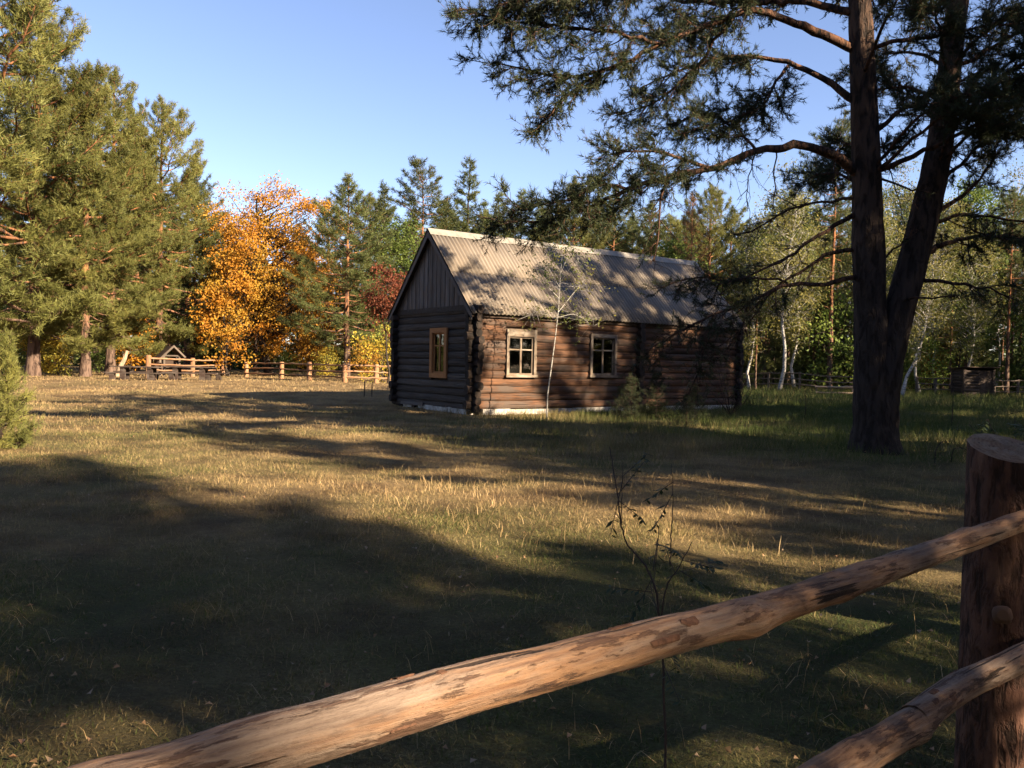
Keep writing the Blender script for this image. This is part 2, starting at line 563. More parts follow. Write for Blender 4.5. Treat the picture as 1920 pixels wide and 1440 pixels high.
t = NT('lawn_soil')
c, p = turf(t)
f = t.noise(p, 9, 6, 0.75, 0.3, 0.7)
c = t.mix(t.math('MULTIPLY', f, 0.55), c, (0.085, 0.055, 0.032))
f2 = t.noise(p, 45, 4, 0.7, 0.4, 0.7)
c = t.mix(t.math('MULTIPLY', f2, 0.45), c, (0.03, 0.022, 0.014))
t.bump(t.math('ADD', t.noise(p, 14, 6, 0.75), t.math('MULTIPLY', f2, 0.5)), 0.05, 1.0)
M['ground'] = t.col(c, 0.95, 0.1)
t = NT('grass_blades')
c, p = turf(t, t.attr())
t.col(c, 0.7, 0.15)
tr = t.node('ShaderNodeBsdfTranslucent'); t.link(c, tr.inputs['Color'])
ms = t.node('ShaderNodeMixShader'); ms.inputs[0].default_value = 0.3
t.link(t.b.outputs[0], ms.inputs[1]); t.link(tr.outputs[0], ms.inputs[2]); t.link(ms.outputs[0], t.out.inputs['Surface'])
M['grass'] = t.m
M['straw'] = leafmat('dry_stems', (0.36, 0.24, 0.11), (0.50, 0.37, 0.19), trans=0.3)

# ------------------------------------------------------------------ ground
gx = np.unique(np.concatenate([np.arange(-400, -40, 20), np.arange(-40, -14, 2.0), np.arange(-14, 14, 0.3), np.arange(14, 44, 2.0), np.arange(44, 401, 20)]))
gy = np.unique(np.concatenate([np.arange(-300, -20, 20), np.arange(-20, 0, 2.0), np.arange(0, 24, 0.3), np.arange(24, 70, 1.5), np.arange(70, 601, 20)]))
X, Y = np.meshgrid(gx, gy)
mb = MB()
nx, ny = len(gx), len(gy)
i = (np.arange(ny - 1)[:, None] * nx + np.arange(nx - 1)[None]).ravel()
mb.add(np.stack([X, Y, gz(X, Y)], -1).reshape(-1, 3), quad=np.stack([i, i + 1, i + nx + 1, i + nx], -1))
g = obj('ground', mb.mesh('ground', [M['ground']], True))
g['kind'] = 'structure'; g['label'] = 'dry grassy clearing floor with straw and green patches'; g['category'] = 'ground'


# ------------------------------------------------------------------ grass
def blades(n, ylo, yhi, h0, h1, w, lean, seed, keep=None, xr=(-0.72, 0.72), pw=1.0, tl=None):
    r = np.random.default_rng(seed)
    y = np.sqrt(r.uniform(ylo ** 2, yhi ** 2, n)) if pw == 1.0 else ylo + (yhi - ylo) * r.uniform(0, 1, n) ** pw
    x = y * r.uniform(xr[0], xr[1], n)
    if keep is not None:
        k = r.uniform(0, 1, n) < keep(x, y)
        x, y = x[k], y[k]; n = len(x)
    z = gz(x, y) - 0.01
    P = np.stack([x, y, z], -1)
    hh = r.uniform(h0, h1, n) * (0.72 + 0.38 * wav(x, y, 1.1, 2) + .22 * wav(x, y, .35, 5))
    az = r.uniform(0, 2 * pi, n); ln = r.uniform(0.1, lean, n)
    D = np.stack([np.cos(az) * ln, np.sin(az) * ln, np.ones(n)], -1); D = nrm(D)
    D2 = nrm(D + np.stack([np.cos(az) * ln, np.sin(az) * ln, -0.55 * np.ones(n) * ln], -1))
    s = r.uniform(0, 2 * pi, n)
    W = np.stack([np.cos(s), np.sin(s), np.zeros(n)], -1) * (w * r.uniform(0.6, 1.3, n))[:, None] * 0.5
    hh = hh[:, None]
    m = P + D * hh * 0.55
    V = np.stack([P - W, P + W, m + W * 0.7, m - W * 0.7, m + D2 * hh * 0.5], 1)
    if ylo > 7:
        V = V[:, [0, 1, 4]]
        V[:, 2] = P + (D + .4 * D2) * hh * .85
        return V.reshape(-1, 3), np.arange(n * 3).reshape(-1, 3), None, np.repeat(r.uniform(0, 1, n), 3)
    b = (np.arange(n) * 5)[:, None]
    return V.reshape(-1, 3), np.concatenate([b + [[3, 2, 4]]]), b + [[0, 1, 2, 3]], np.repeat(r.uniform(0, 1, n), 5)


def house_clear(x, y):
    lx = (x + 1.12) * 0.817 + (y - 24.61) * 0.577
    ly = -(x + 1.12) * 0.577 + (y - 24.61) * 0.817
    return ~((lx > -0.1) & (lx < 11.8) & (ly > -0.12) & (ly < 4.9))


mb = MB()
for a in [dict(n=150000, ylo=2.6, yhi=8.5, h0=.032, h1=.085, w=.0052, lean=2.1, seed=1),
          dict(n=150000, ylo=7.5, yhi=17, h0=.04, h1=.09, w=.0095, lean=1.6, seed=2),
          dict(n=95000, ylo=16, yhi=34, h0=.06, h1=.14, w=.017, lean=1.3, seed=3, keep=house_clear),
          dict(n=45000, ylo=33, yhi=75, h0=.08, h1=.17, w=.04, lean=1.0, seed=4, keep=house_clear)]:
    v, t3, q4, ti = blades(**a)
    mb.add(v, tri=t3, quad=q4, tint=ti)


def tall_area(x, y):
    k = sstep((y - 11.5) / 6) * sstep((x * 1.0 + 1.5 + (y - 14) * 0.12) / 3.0) * (0.55 + 0.45 * wav(x, y, 1.7, 6))
    return np.clip(k, 0, 1) * house_clear(x, y)


v, t3, q4, ti = blades(n=24000, ylo=9, yhi=16, h0=.16, h1=.36, w=.012, lean=.7, seed=16, keep=tall_area, xr=(-0.1, 0.72))
mb.add(v, tri=t3, quad=q4, tint=ti * 0.5 + 0.5)
v, t3, q4, ti = blades(n=110000, ylo=15.5, yhi=36, h0=.16, h1=.36, w=.013, lean=.7, seed=6, keep=tall_area, xr=(-0.1, 0.72))
mb.add(v, tri=t3, quad=q4, tint=ti * 0.5 + 0.5)
v, t3, q4, ti = blades(n=40000, ylo=34, yhi=66, h0=.22, h1=.5, w=.035, lean=.6, seed=7, keep=lambda x, y: (x > 7) * house_clear(x, y) * 0.9, xr=(0.1, 0.72))
mb.add(v, tri=t3, quad=q4, tint=ti * 0.6 + 0.4)
g = obj('grass', mb.mesh('grass', [M['grass']]))
g['kind'] = 'stuff'; g['label'] = 'short dry and green grass covering the clearing'; g['category'] = 'grass'

mb = MB()


def dry_area(x, y):
    k = np.exp(-(((x + 0.3) / 1.6) ** 2 + ((y - 10.1) / 1.3) ** 2)) + 0.5 * np.exp(-(((x - 1.6) / 2.0) ** 2 + ((y - 8.2) / 1.2) ** 2)) \
        + 0.12 * sstep((x + 1) / 3) * sstep((y - 6) / 3)
    return np.clip(k * (0.6 + 0.5 * wav(x, y, 0.7, 1)), 0, 1)


v, t3, q4, ti = blades(n=17000, ylo=5.5, yhi=18, h0=.08, h1=.24, w=.007, lean=.55, seed=8, keep=dry_area, xr=(-0.3, 0.7))
mb.add(v, tri=t3, quad=q4, tint=ti)
v, t3, q4, ti = blades(n=7000, ylo=3.0, yhi=12, h0=.08, h1=.24, w=.004, lean=2.2, seed=9, keep=lambda x, y: 0.5 + 0.5 * wav(x, y, 1.5, 3))
mb.add(v, tri=t3, quad=q4, tint=ti)
g = obj('dry_grass', mb.mesh('dry_grass', [M['straw']]))
g['kind'] = 'stuff'; g['label'] = 'tall pale dry grass stems in the sunlit strip'; g['category'] = 'grass'

mb = MB(); r = np.random.default_rng(21)
n = 650
y = 3.0 + 14 * r.uniform(0, 1, n) ** 1.3; x = y * r.uniform(-.7, .7, n)
P = np.stack([x, y, gz(x, y) + 0.035], -1)
D = nrm(np.stack([r.normal(size=n), r.normal(size=n), r.normal(0, .25, n)], -1))
C_ = np.array([0, 0, 1.0]) + r.normal(0, .3, (n, 3)); A = nrm(np.cross(D, C_))
s = r.uniform(.018, .042, n)[:, None]
V = np.stack([P, P + D * s * .5 + A * s * .4 + [0, 0, .012], P + D * s, P + D * s * .5 - A * s * .4 + [0, 0, .008]], 1)
b = (np.arange(n) * 4)[:, None]
mb.add(V.reshape(-1, 3), tri=np.concatenate([b + [[0, 1, 2]], b + [[0, 2, 3]]]), tint=np.repeat(r.uniform(0, 1, n), 4))
g = obj('fallen_leaves', mb.mesh('fallen_leaves', [M['dry_leaf']]))
g['kind'] = 'stuff'; g['label'] = 'small dry leaves fallen on the shaded grass'; g['category'] = 'leaves'

# ------------------------------------------------------------------ log house (local x along the long wall, local y along the gable)
HL, HW, ZB = 11.65, 4.81, 0.17
COURSE, LR = 0.226, 0.128
NC = 13
WALL_TOP = ZB + NC * COURSE
house = thing('log_house', 'long low log house with corrugated slate roof and white foundation', 'house', (-1.12, 24.61, 0.02), math.atan2(0.577, 0.817))
hr = np.random.default_rng(31)


def log_mesh(length, seed, m0, m1, dark0, dark1):
    """a log along +x from 0 to length; dark0 / dark1 = length of blackened end"""
    r = np.random.default_rng(seed)
    xs = [0.0]
    st = max(2, int(length / 0.7))
    xs = sorted(set(np.round(np.concatenate([np.linspace(0, length, st + 1), [dark0] if dark0 else [], [length - dark1] if dark1 else []]), 3)))
    n, k = len(xs), 12
    an = np.arange(k) * 2 * pi / k
    flatc = np.sign(np.cos(an)) * np.abs(np.cos(an)) ** .62
    R = LR * (1 + r.uniform(-.05, .05, (n, 1)) + r.uniform(-.05, .05, (n, k)))
    cy = np.cumsum(r.normal(0, .006, n)); cy -= cy.mean()
    V = np.stack([np.repeat(np.array(xs)[:, None], k, 1), cy[:, None] + R * .86 * flatc, R * .965 * np.sin(an)], -1)
    V[0, :, 0] += r.uniform(-.03, .03); V[-1, :, 0] += r.uniform(-.03, .03)
    mb = MB()
    for s in range(n - 1):
        mid = (xs[s] + xs[s + 1]) / 2
        mi = 1 if (mid < dark0 or mid > length - dark1) else 0
        a = np.concatenate([V[s], V[s + 1]])
        j = np.arange(k); j2 = (j + 1) % k
        mb.add(a, quad=np.stack([j, j2, k + j2, k + j], -1), mi=mi)
    j = np.arange(k); j2 = (j + 1) % k
    mb.add(np.concatenate([V[0], V[0].mean(0)[None]]), tri=np.stack([j2, j, np.full(k, k)], -1), mi=1)
    mb.add(np.concatenate([V[-1], V[-1].mean(0)[None]]), tri=np.stack([j, j2, np.full(k, k)], -1), mi=1)
    return mb.mesh('log', [m0, m1], False)


WIN_F = [(1.05, 2.17, 1.16, 2.58), (4.36, 5.50, 1.18, 2.55)]
WIN_G = (1.37, 2.41, 1.04, 2.60)
OV = 0.27
sd = 100


def put_log(x0, x1, z, along, fixed, mat, d0, d1):
    global sd
    sd += 1
    me = log_mesh(x1 - x0, sd, mat, M['log_black'], d0, d1)
    jx = hr.normal(0, .008)
    if along == 'x':
        obj('log', me, house, (x0, fixed + jx, z), (hr.uniform(-.12, .12), 0, 0))
    else:
        obj('log', me, house, (fixed + jx, x0, z), (hr.uniform(-.12, .12), 0, pi / 2))


def course(z, a, b, along, fixed, mat, wins):
    cuts = []
    for (w0, w1, z0, z1) in wins:
        if z > z0 + 0.02 and z < z1 - 0.02:
            cuts.append((w0 + 0.02, w1 - 0.02))
    x = a
    for (c0, c1) in sorted(cuts):
        put_log(x, c0, z, along, fixed, mat, OV if x == a else 0, 0)
        x = c1
    put_log(x, b, z, along, fixed, mat, OV if x == a else 0, OV)


for k in range(NC):
    zf = ZB + (k + 0.5) * COURSE
    e0, e1 = OV + hr.uniform(-.05, .06), OV + hr.uniform(-.05, .06)
    course(zf, -e0, HL + e1, 'x', 0.0, M['log'], WIN_F)
    course(zf, -e0, HL + e1, 'x', HW, M['log_grey'], [])
for k in range(NC + 1):
    zg = ZB + k * COURSE
    if zg - LR < 0.02:
        zg = 0.135
    e0, e1 = OV + hr.uniform(-.05, .06), OV + hr.uniform(-.05, .06)
    course(zg, -e0, HW + e1, 'y', 0.0, M['log_grey'], [WIN_G])
    course(zg, -e0, HW + e1, 'y', HL, M['log_grey'], [])
    # ends of the cross wall that divides the house, standing out of the long wall
    if k < NC:
        put_log(-OV - hr.uniform(-.03, .05), 0.4, zg, 'y', 6.55, M['log_black'], OV, 0.0)
# inner faces so that no light leaks between logs, floor and ceiling
mb = MB()
for lo, hi in (((0.05, 0.03, .1), (WIN_F[0][0], 0.09, WALL_TOP)), ((WIN_F[0][1], 0.03, .1), (WIN_F[1][0], 0.09, WALL_TOP)), ((WIN_F[1][1], 0.03, .1), (HL - .05, 0.09, WALL_TOP)),
               ((0.03, 0.1, .1), (0.09, WIN_G[0], WALL_TOP)), ((0.03, WIN_G[1], .1), (0.09, HW - .1, WALL_TOP)), ((0.03, WIN_G[0], .1), (0.09, WIN_G[1], WIN_G[2])),
               ((0.03, WIN_G[0], WIN_G[3]), (0.09, WIN_G[1], WALL_TOP)),
               ((WIN_F[0][0], 0.03, .1), (WIN_F[0][1], 0.09, WIN_F[0][2])), ((WIN_F[1][0], 0.03, .1), (WIN_F[1][1], 0.09, WIN_F[1][2])),
               ((WIN_F[0][0], 0.03, WIN_F[0][3]), (WIN_F[0][1], 0.09, WALL_TOP)), ((WIN_F[1][0], 0.03, WIN_F[1][3]), (WIN_F[1][1], 0.09, WALL_TOP)),
               ((0.05, HW - .09, .1), (HL - .05, HW - .03, WALL_TOP)), ((HL - .09, 0.1, .1), (HL - .03, HW - .1, WALL_TOP)),
               ((0.1, 0.1, .28), (HL - .1, HW - .1, .34)), ((0.1, 0.1, WALL_TOP - .12), (HL - .1, HW - .1, WALL_TOP - .06))):
    box(mb, lo, hi)
obj('inner_lining', mb.mesh('inner_lining', [M['board_dark']]), house)

# foundation blocks
def found(a, b, along, fixed):
    x = a
    while x < b:
        w = min(hr.uniform(.7, 1.5), b - x)
        if hr.uniform() < 0.93:
            t_ = hr.uniform(.10, .135)
            mb = MB()
            lo, hi = (x, fixed - t_, -.1), (x + w - .02, fixed + .13, ZB - .02 + hr.uniform(-.015, .01))
            if along == 'y':
                lo, hi = (fixed - t_, x, -.1), (fixed + .13, x + w - .02, hi[2])
            box(mb, lo, hi)
            obj('foundation_block', mb.mesh('foundation_block', [M['white']]), house)
        x += w


found(0.25, HL - .1, 'x', -.02); found(0.2, 1.3, 'y', -.02); found(1.3, 3.2, 'y', -.02); found(3.5, 4.2, 'y', -.02); found(4.4, HW, 'y', -.02)
found(0.1, HL, 'x', HW + .02); found(0.1, HW, 'y', HL + .02)

# ---- roof
SLO = math.atan2(5.48 - 3.03, HW / 2)
RZ = ZB + 5.48                      # ridge height
EO, GO = 0.24, 0.30                 # eave and gable overhang
slope_len = (HW / 2 + EO) / math.cos(SLO)
ncol = 12
pitchx = (HL + 2 * GO) / ncol
row = slope_len / 2 + 0.08


def sheet_mesh(wid, length, waves, seed):
    per = wid / waves
    m = waves * 6 + 1
    xs = np.linspace(0, wid + per * 0.25, m)
    zz = 0.024 * np.cos(xs / per * 2 * pi)
    ys = np.array([0, length * .5, length])
    V, n = [], m
    for top in (0.0, -0.007):
        for y_ in ys:
            V.append(np.stack([xs, np.full(m, y_), zz + top], -1))
    V = np.concatenate(V)
    Q = []
    for j in range(2):
        a = j * n + np.arange(n - 1)
        Q.append(np.stack([a, a + 1, a + n + 1, a + n], -1))
        b = a + 3 * n
        Q.append(np.stack([b, b + n, b + n + 1, b + 1], -1))
    a = np.arange(n - 1)
    Q.append(np.stack([a, a + 3 * n, a + 3 * n + 1, a + 1], -1))
    a = a + 2 * n
    Q.append(np.stack([a, a + 1, a + 3 * n + 1, a + 3 * n], -1))
    for e in (0, n - 1):
        for j in range(2):
            c = e + j * n
            Q.append(np.array([[c, c + n, c + 4 * n, c + 3 * n]]))
    mb = MB(); mb.add(V, quad=np.concatenate(Q))
    return mb.mesh('roof_sheet', [M['roof']], True)


sheet = sheet_mesh(pitchx, row, 7, 0)
roof = thing('roof', '', '', (0, 0, 0)); del roof['label']; del roof['category']
roof.parent = house
NL = math.sin(SLO), math.cos(SLO)
for side in (0, 1):
    for rw in (0, 1):
        for c_ in range(ncol):
            d = rw * (slope_len / 2 - 0.06) + hr.uniform(-.012, .012)
            lift = 0.05 + 0.009 * rw + (0.003 if c_ % 2 else 0)
            yl = -EO + d * math.cos(SLO) - lift * NL[0]
            zl = RZ - (HW / 2 + EO) * math.tan(SLO) + d * math.sin(SLO) + lift * NL[1]
            o = obj('roof_sheet', sheet, roof)
            jx = hr.uniform(-.004, .004)
            if side == 0:
                o.location = (-GO + c_ * pitchx, yl, zl); o.rotation_euler = (SLO, 0, jx)
            else:
                o.location = (-GO + (c_ + 1) * pitchx, HW - yl, zl); o.rotation_euler = (SLO, 0, pi + jx)
# boarding under the sheets, one slab per slope
for side in (0, 1):
    y0, y1 = -EO + .06, HW / 2
    z0, z1 = RZ - (HW / 2 + EO - .06) * math.tan(SLO), RZ
    if side: y0, y1 = HW - y0, HW - y1
    mb = MB()
    prism(mb, [(y0, z0), (y1, z1), (y1, z1 - .05), (y0, z0 - .05)], 0, -GO + .03, HL + GO - .03)
    obj('roof_boarding', mb.mesh('roof_boarding', [M['board_dark']]), roof)
# ridge caps
mb = MB()
cw = pitchx + .05
for s_ in (1, -1):
    d_ = 0.30
    pts = [(0, .065), (s_ * d_ * math.cos(SLO), .065 - d_ * math.sin(SLO)), (s_ * d_ * math.cos(SLO), .055 - d_ * math.sin(SLO)), (0, .05)]
    prism(mb, pts, 0, 0, cw)
cap = mb.mesh('ridge_cap', [M['ridge']])
for c_ in range(ncol):
    obj('ridge_cap', cap, roof, (-GO - .02 + c_ * pitchx, HW / 2, RZ + .055 + (0.006 if c_ % 2 else 0) + hr.uniform(-.005, .005)), (0, hr.uniform(-.006, .006), 0))
# barge boards, fascia and rafters under the gable overhang
for gxp in (-GO - .005, HL + GO - .02):
    for side in (0, 1):
        y0, z0 = -EO - .02, RZ - (HW / 2 + EO + .02) * math.tan(SLO)
        pts = [(y0, z0 + .02), (HW / 2, RZ + .02), (HW / 2, RZ - .17), (y0, z0 - .13)]
        if side: pts = [(HW - a, b) for a, b in pts]
        mb = MB(); prism(mb, pts, 0, gxp, gxp + .025)
        obj('barge_board', mb.mesh('barge_board', [M['board_grey'] if gxp < 0 else M['board_dark']]), roof)
for side in (0, 1):
    yy = -EO + .08 if side == 0 else HW + EO - .105
    zz = RZ - (HW / 2 + EO - .09) * math.tan(SLO)
    mb = MB(); box(mb, (-GO + .04, yy, zz - .16), (HL + GO - .04, yy + .025, zz - .02))
    obj('fascia_board', mb.mesh('fascia_board', [M['board_dark']]), roof)
    mb = MB()
    y_a, y_b = (yy, 0.12) if side == 0 else (HW - .12, yy)
    box(mb, (-.02, min(y_a, y_b) + .03, WALL_TOP - .02), (HL, max(y_a, y_b), WALL_TOP + .03))
    obj('soffit', mb.mesh('soffit', [M['board_dark']]), roof)

# ---- gable ends: beam and upright boards
for gxp, sg in ((0.0, -1), (HL, 1)):
    xo = gxp + sg * 0.13
    mb = MB(); box(mb, (min(xo, xo - sg * .05), -.12, WALL_TOP - .02), (max(xo, xo - sg * .05), HW + .12, WALL_TOP + .15))
    obj('gable_beam', mb.mesh('gable_beam', [M['log_grey']]), house)
    nb = 36
    bw = (HW + .1) / nb
    for i_ in range(nb):
        ya = -.05 + i_ * bw; yb = ya + bw - hr.uniform(.006, .014)
        zl_ = WALL_TOP + .152
        def rz(y_): return RZ - .055 - abs(y_ - HW / 2) * math.tan(SLO)
        za, zb_ = rz(ya), rz(yb)
        if max(za, zb_) < zl_ + .03: continue
        pts = [(ya, zl_), (yb, zl_), (yb, max(zb_, zl_ + .005))]
        if ya < HW / 2 < yb: pts.append((HW / 2, rz(HW / 2)))
        pts.append((ya, max(za, zl_ + .005)))
        dx = hr.uniform(-.006, .006) + (0.014 if i_ % 2 else 0)
        # board local x = up the board, so the grain follows it
        me = MB()
        P3 = [(p[1] - zl_, p[0] - ya) for p in pts]
        prism(me, P3, 2, 0, .022)
        o = obj('board', me.mesh('board', [M['board_grey']]), house)
        # local (x,y,z) -> house (dx, y, z): x->z, y->y, z->-x
        o.matrix_local = Matrix(((0, 0, sg, xo - sg * (.03 + dx)), (0, 1, 0, ya), (1, 0, 0, zl_), (0, 0, 0, 1)))


# ---- windows
def window(mat44, w, h, mat, casing, top_extra, transom=0.66, name='window', curtain=False):
    """built in a local frame: x to the right, z up, -y outwards"""
    wn_ = bpy.data.objects.new(name, None); COL.objects.link(wn_)
    wn_.parent = house; wn_.matrix_local = mat44
    def bar(nm, x0, x1, z0, z1, y0, y1, m=mat):
        horiz = (x1 - x0) >= (z1 - z0)
        mb = MB()
        if horiz:
            box(mb, (0, y0, 0), (x1 - x0, y1, z1 - z0))
            obj(nm, mb.mesh(nm, [m]), wn_, (x0, 0, z0))
        else:
            box(mb, (0, y0, 0), (z1 - z0, y1, x1 - x0))
            obj(nm, mb.mesh(nm, [m]), wn_, (x1, 0, z0), (0, -pi / 2, 0))
    c = casing
    bar('casing', 0, c, 0, h, -.17, -.11); bar('casing', w - c, w, 0, h, -.17, -.11)
    bar('casing', c + .002, w - c - .002, h - c - top_extra, h, -.172, -.108)
    bar('sill', -.03, w + .03, -.045, .035, -.20, -.09) if not curtain else bar('casing', c + .002, w - c - .002, 0, c, -.172, -.108)
    x0, x1, z0, z1 = c + .002, w - c - .002, .037 if not curtain else c + .002, h - c - top_extra - .002
    s = 0.045
    bar('sash', x0, x0 + s, z0, z1, -.10, -.05); bar('sash', x1 - s, x1, z0, z1, -.10, -.05)
    bar('sash', x0 + s + .001, x1 - s - .001, z1 - s, z1, -.101, -.049); bar('sash', x0 + s + .001, x1 - s - .001, z0, z0 + s, -.101, -.049)
    xm = (x0 + x1) / 2; zt = z0 + (z1 - z0) * transom
    bar('mullion', xm - .032, xm + .032, z0 + s + .001, z1 - s - .001, -.106, -.045)
    for (a, b) in ((x0 + s, xm - .033), (xm + .033, x1 - s)):
        bar('transom', a + .001, b - .001, zt - .02, zt + .02, -.103, -.047)
        for (e, f_) in ((z0 + s, zt - .021), (zt + .021, z1 - s)):
            mb = MB(); box(mb, (a - .005, -.077, e - .005), (b + .005, -.073, f_ + .005))
            o = obj('pane', mb.mesh('pane', [M['glass']]), wn_)
            o.rotation_euler = (hr.uniform(-.004, .004), 0, hr.uniform(-.004, .004))
    # reveal lining
    bar('reveal', .0, .02, 0.04, h - .02, -.108, .1, M['board_dark']); bar('reveal', w - .02, w, 0.04, h - .02, -.108, .1, M['board_dark'])
    bar('reveal', .021, w - .021, h - .02, h, -.108, .1, M['board_dark']); bar('reveal', .021, w - .021, .0, .02, -.088, .1, M['board_dark'])
    return wn_


for (a, b, z0, z1), te in zip(WIN_F, (0.13, 0.02)):
    window(Matrix.Translation((a, 0, z0)), b - a, z1 - z0, M['frame_pale'], .095, te)
a, b, z0, z1 = WIN_G
window(Matrix.Translation((0, b, z0)) @ Matrix.Rotation(-pi / 2, 4, 'Z'), b - a, z1 - z0, M['frame_orange'], .15, 0.0, 0.68, curtain=True)
# a loose board leaning along the gable's foot
mb = MB(); box(mb, (0, 0, 0), (1.5, .03, .11))
obj('skirting_board', mb.mesh('skirting_board', [M['board_grey']]), house, (-.20, 4.25, .10), (0, -.01, -pi / 2))
for yy in (3.35, 4.25):
    mb = MB(); box(mb, (-.2, yy, -.08), (-.1, yy + .14, .13))
    obj('foundation_post', mb.mesh('foundation_post', [M['log_black']]), house)


# ------------------------------------------------------------------ trees: kinds
def pine_kind(name, h, rb, c0, R, nb, seed, needle, bark, tl=0.26, tk=9, tw=0.022, prof=None, sec=5.0, el=(-8, 55), dead=0, tden=7.0, lean=0.02):
    """Scots pine: straight tapering trunk, tiers of limbs, flat fans of twigs carrying needle shoots"""
    r = np.random.default_rng(seed)
    wood, fol = MB(), MB()
    tz = np.linspace(0, h, 16)
    wob = np.cumsum(r.normal(0, lean * h / 16, (16, 2)), 0); wob[0] = 0
    TP = np.column_stack([wob, tz])
    rad = rb * (1 - 0.93 * (tz / h) ** 0.9); rad[0] *= 1.25
    tube(wood, TP, rad, 10, rough=0.05, rg=r)
    prof = prof or (lambda f: (1 - f) ** 0.62 * (0.55 + 0.45 * min(1, f / 0.22)))
    def tp(z):
        return np.array([np.interp(z, tz, TP[:, 0]), np.interp(z, tz, TP[:, 1]), z])
    S0, S1, TPo, TD, TT = [], [], [], [], []
    for b in range(nb):
        bt = r.uniform(0, 1)
        f = (b + r.uniform(0, 1)) / nb
        z = h * (c0 + (0.985 - c0) * f)
        az = b * 2.4 + r.uniform(-.5, .5)
        L = max(0.35, R * prof(f) * r.uniform(.65, 1.2))
        e = math.radians(el[0] + (el[1] - el[0]) * f ** 1.2 + r.uniform(-10, 10))
        hd = np.array([math.cos(az), math.sin(az), 0])
        s = np.linspace(0, 1, 7)[:, None]
        P = tp(z) + hd * L * math.cos(e) * s + np.array([0, 0, 1.0]) * (L * math.sin(e) * s + L * 0.16 * s ** 2 - 0.10 * L * np.sin(pi * s))
        P[1:] += r.normal(0, 0.02 * L, (6, 3))
        tube(wood, P, np.linspace(max(.018, 0.03 * L * 0.6), .008, 7), 5, cap=False)
        ns = int(L * sec) + 3
        ss = np.sort(1 - (0.62 if L > 1.5 else .8) * r.uniform(0, 1, ns) ** 1.15)
        seg = np.minimum((ss * 6).astype(int), 5); fr_ = (ss * 6 - seg)[:, None]
        B = P[seg] * (1 - fr_) + P[seg + 1] * fr_
        tg = nrm(P[seg + 1] - P[seg])
        sd_ = nrm(np.cross(tg, [0, 0, 1.0])) * np.where(np.arange(ns) % 2 == 0, 1, -1)[:, None]
        D = nrm(tg * r.uniform(.3, .9, (ns, 1)) + sd_ * r.uniform(.4, 1.1, (ns, 1)) + np.array([0, 0, 1.0]) * r.uniform(-.15, .55, (ns, 1)))
        l2 = (0.16 + 0.42 * L * (1 - 0.72 * ss)) * r.uniform(.55, 1.15, ns)
        E2 = B + D * l2[:, None]
        S0.append(B); S1.append(E2)
        for q in range(ns):
            m = int(l2[q] * tden) + 2
            u = r.uniform(.25, 1.0, m)[:, None]
            TPo.append(B[q] + D[q] * l2[q] * u + r.normal(0, .05 + .06 * l2[q], (m, 3)))
            TD.append(D[q] + r.normal(0, .45, (m, 3)) + np.array([0, 0, .45]))
            TT.append(np.clip(bt * .65 + r.uniform(0, .2) + r.uniform(0, .25, m), 0, 1))
        TPo.append(P[-1:] + hd * .05); TD.append(hd[None] + [[0, 0, .6]]); TT.append(np.array([bt]))
    segs(wood, np.concatenate(S0), np.concatenate(S1), .010, .004, 3)
    for _ in range(dead):
        z = h * r.uniform(min(.22, c0), c0 + .1); az = r.uniform(0, 6.28); L = r.uniform(.6, 1.8)
        P = tp(z) + np.outer(np.linspace(0, 1, 5), [math.cos(az) * L, math.sin(az) * L, r.uniform(-.3, .3)]) + r.normal(0, .05, (5, 3)) * np.array([[0], [1], [1], [1], [1]])
        tube(wood, P, np.linspace(.03, .006, 5), 4, cap=False)
    tufts(fol, np.concatenate(TPo), np.concatenate(TD), tl, tk, tw, r, tint=np.concatenate(TT))
    # leader shoots
    tufts(fol, TP[-1] + r.normal(0, .12, (12, 3)), r.normal(0, .4, (12, 3)) + [0, 0, 1], tl, tk, tw, r)
    return dict(trunk=wood.mesh('trunk', [bark], True), crown=fol.mesh('crown', [needle]), h=h)


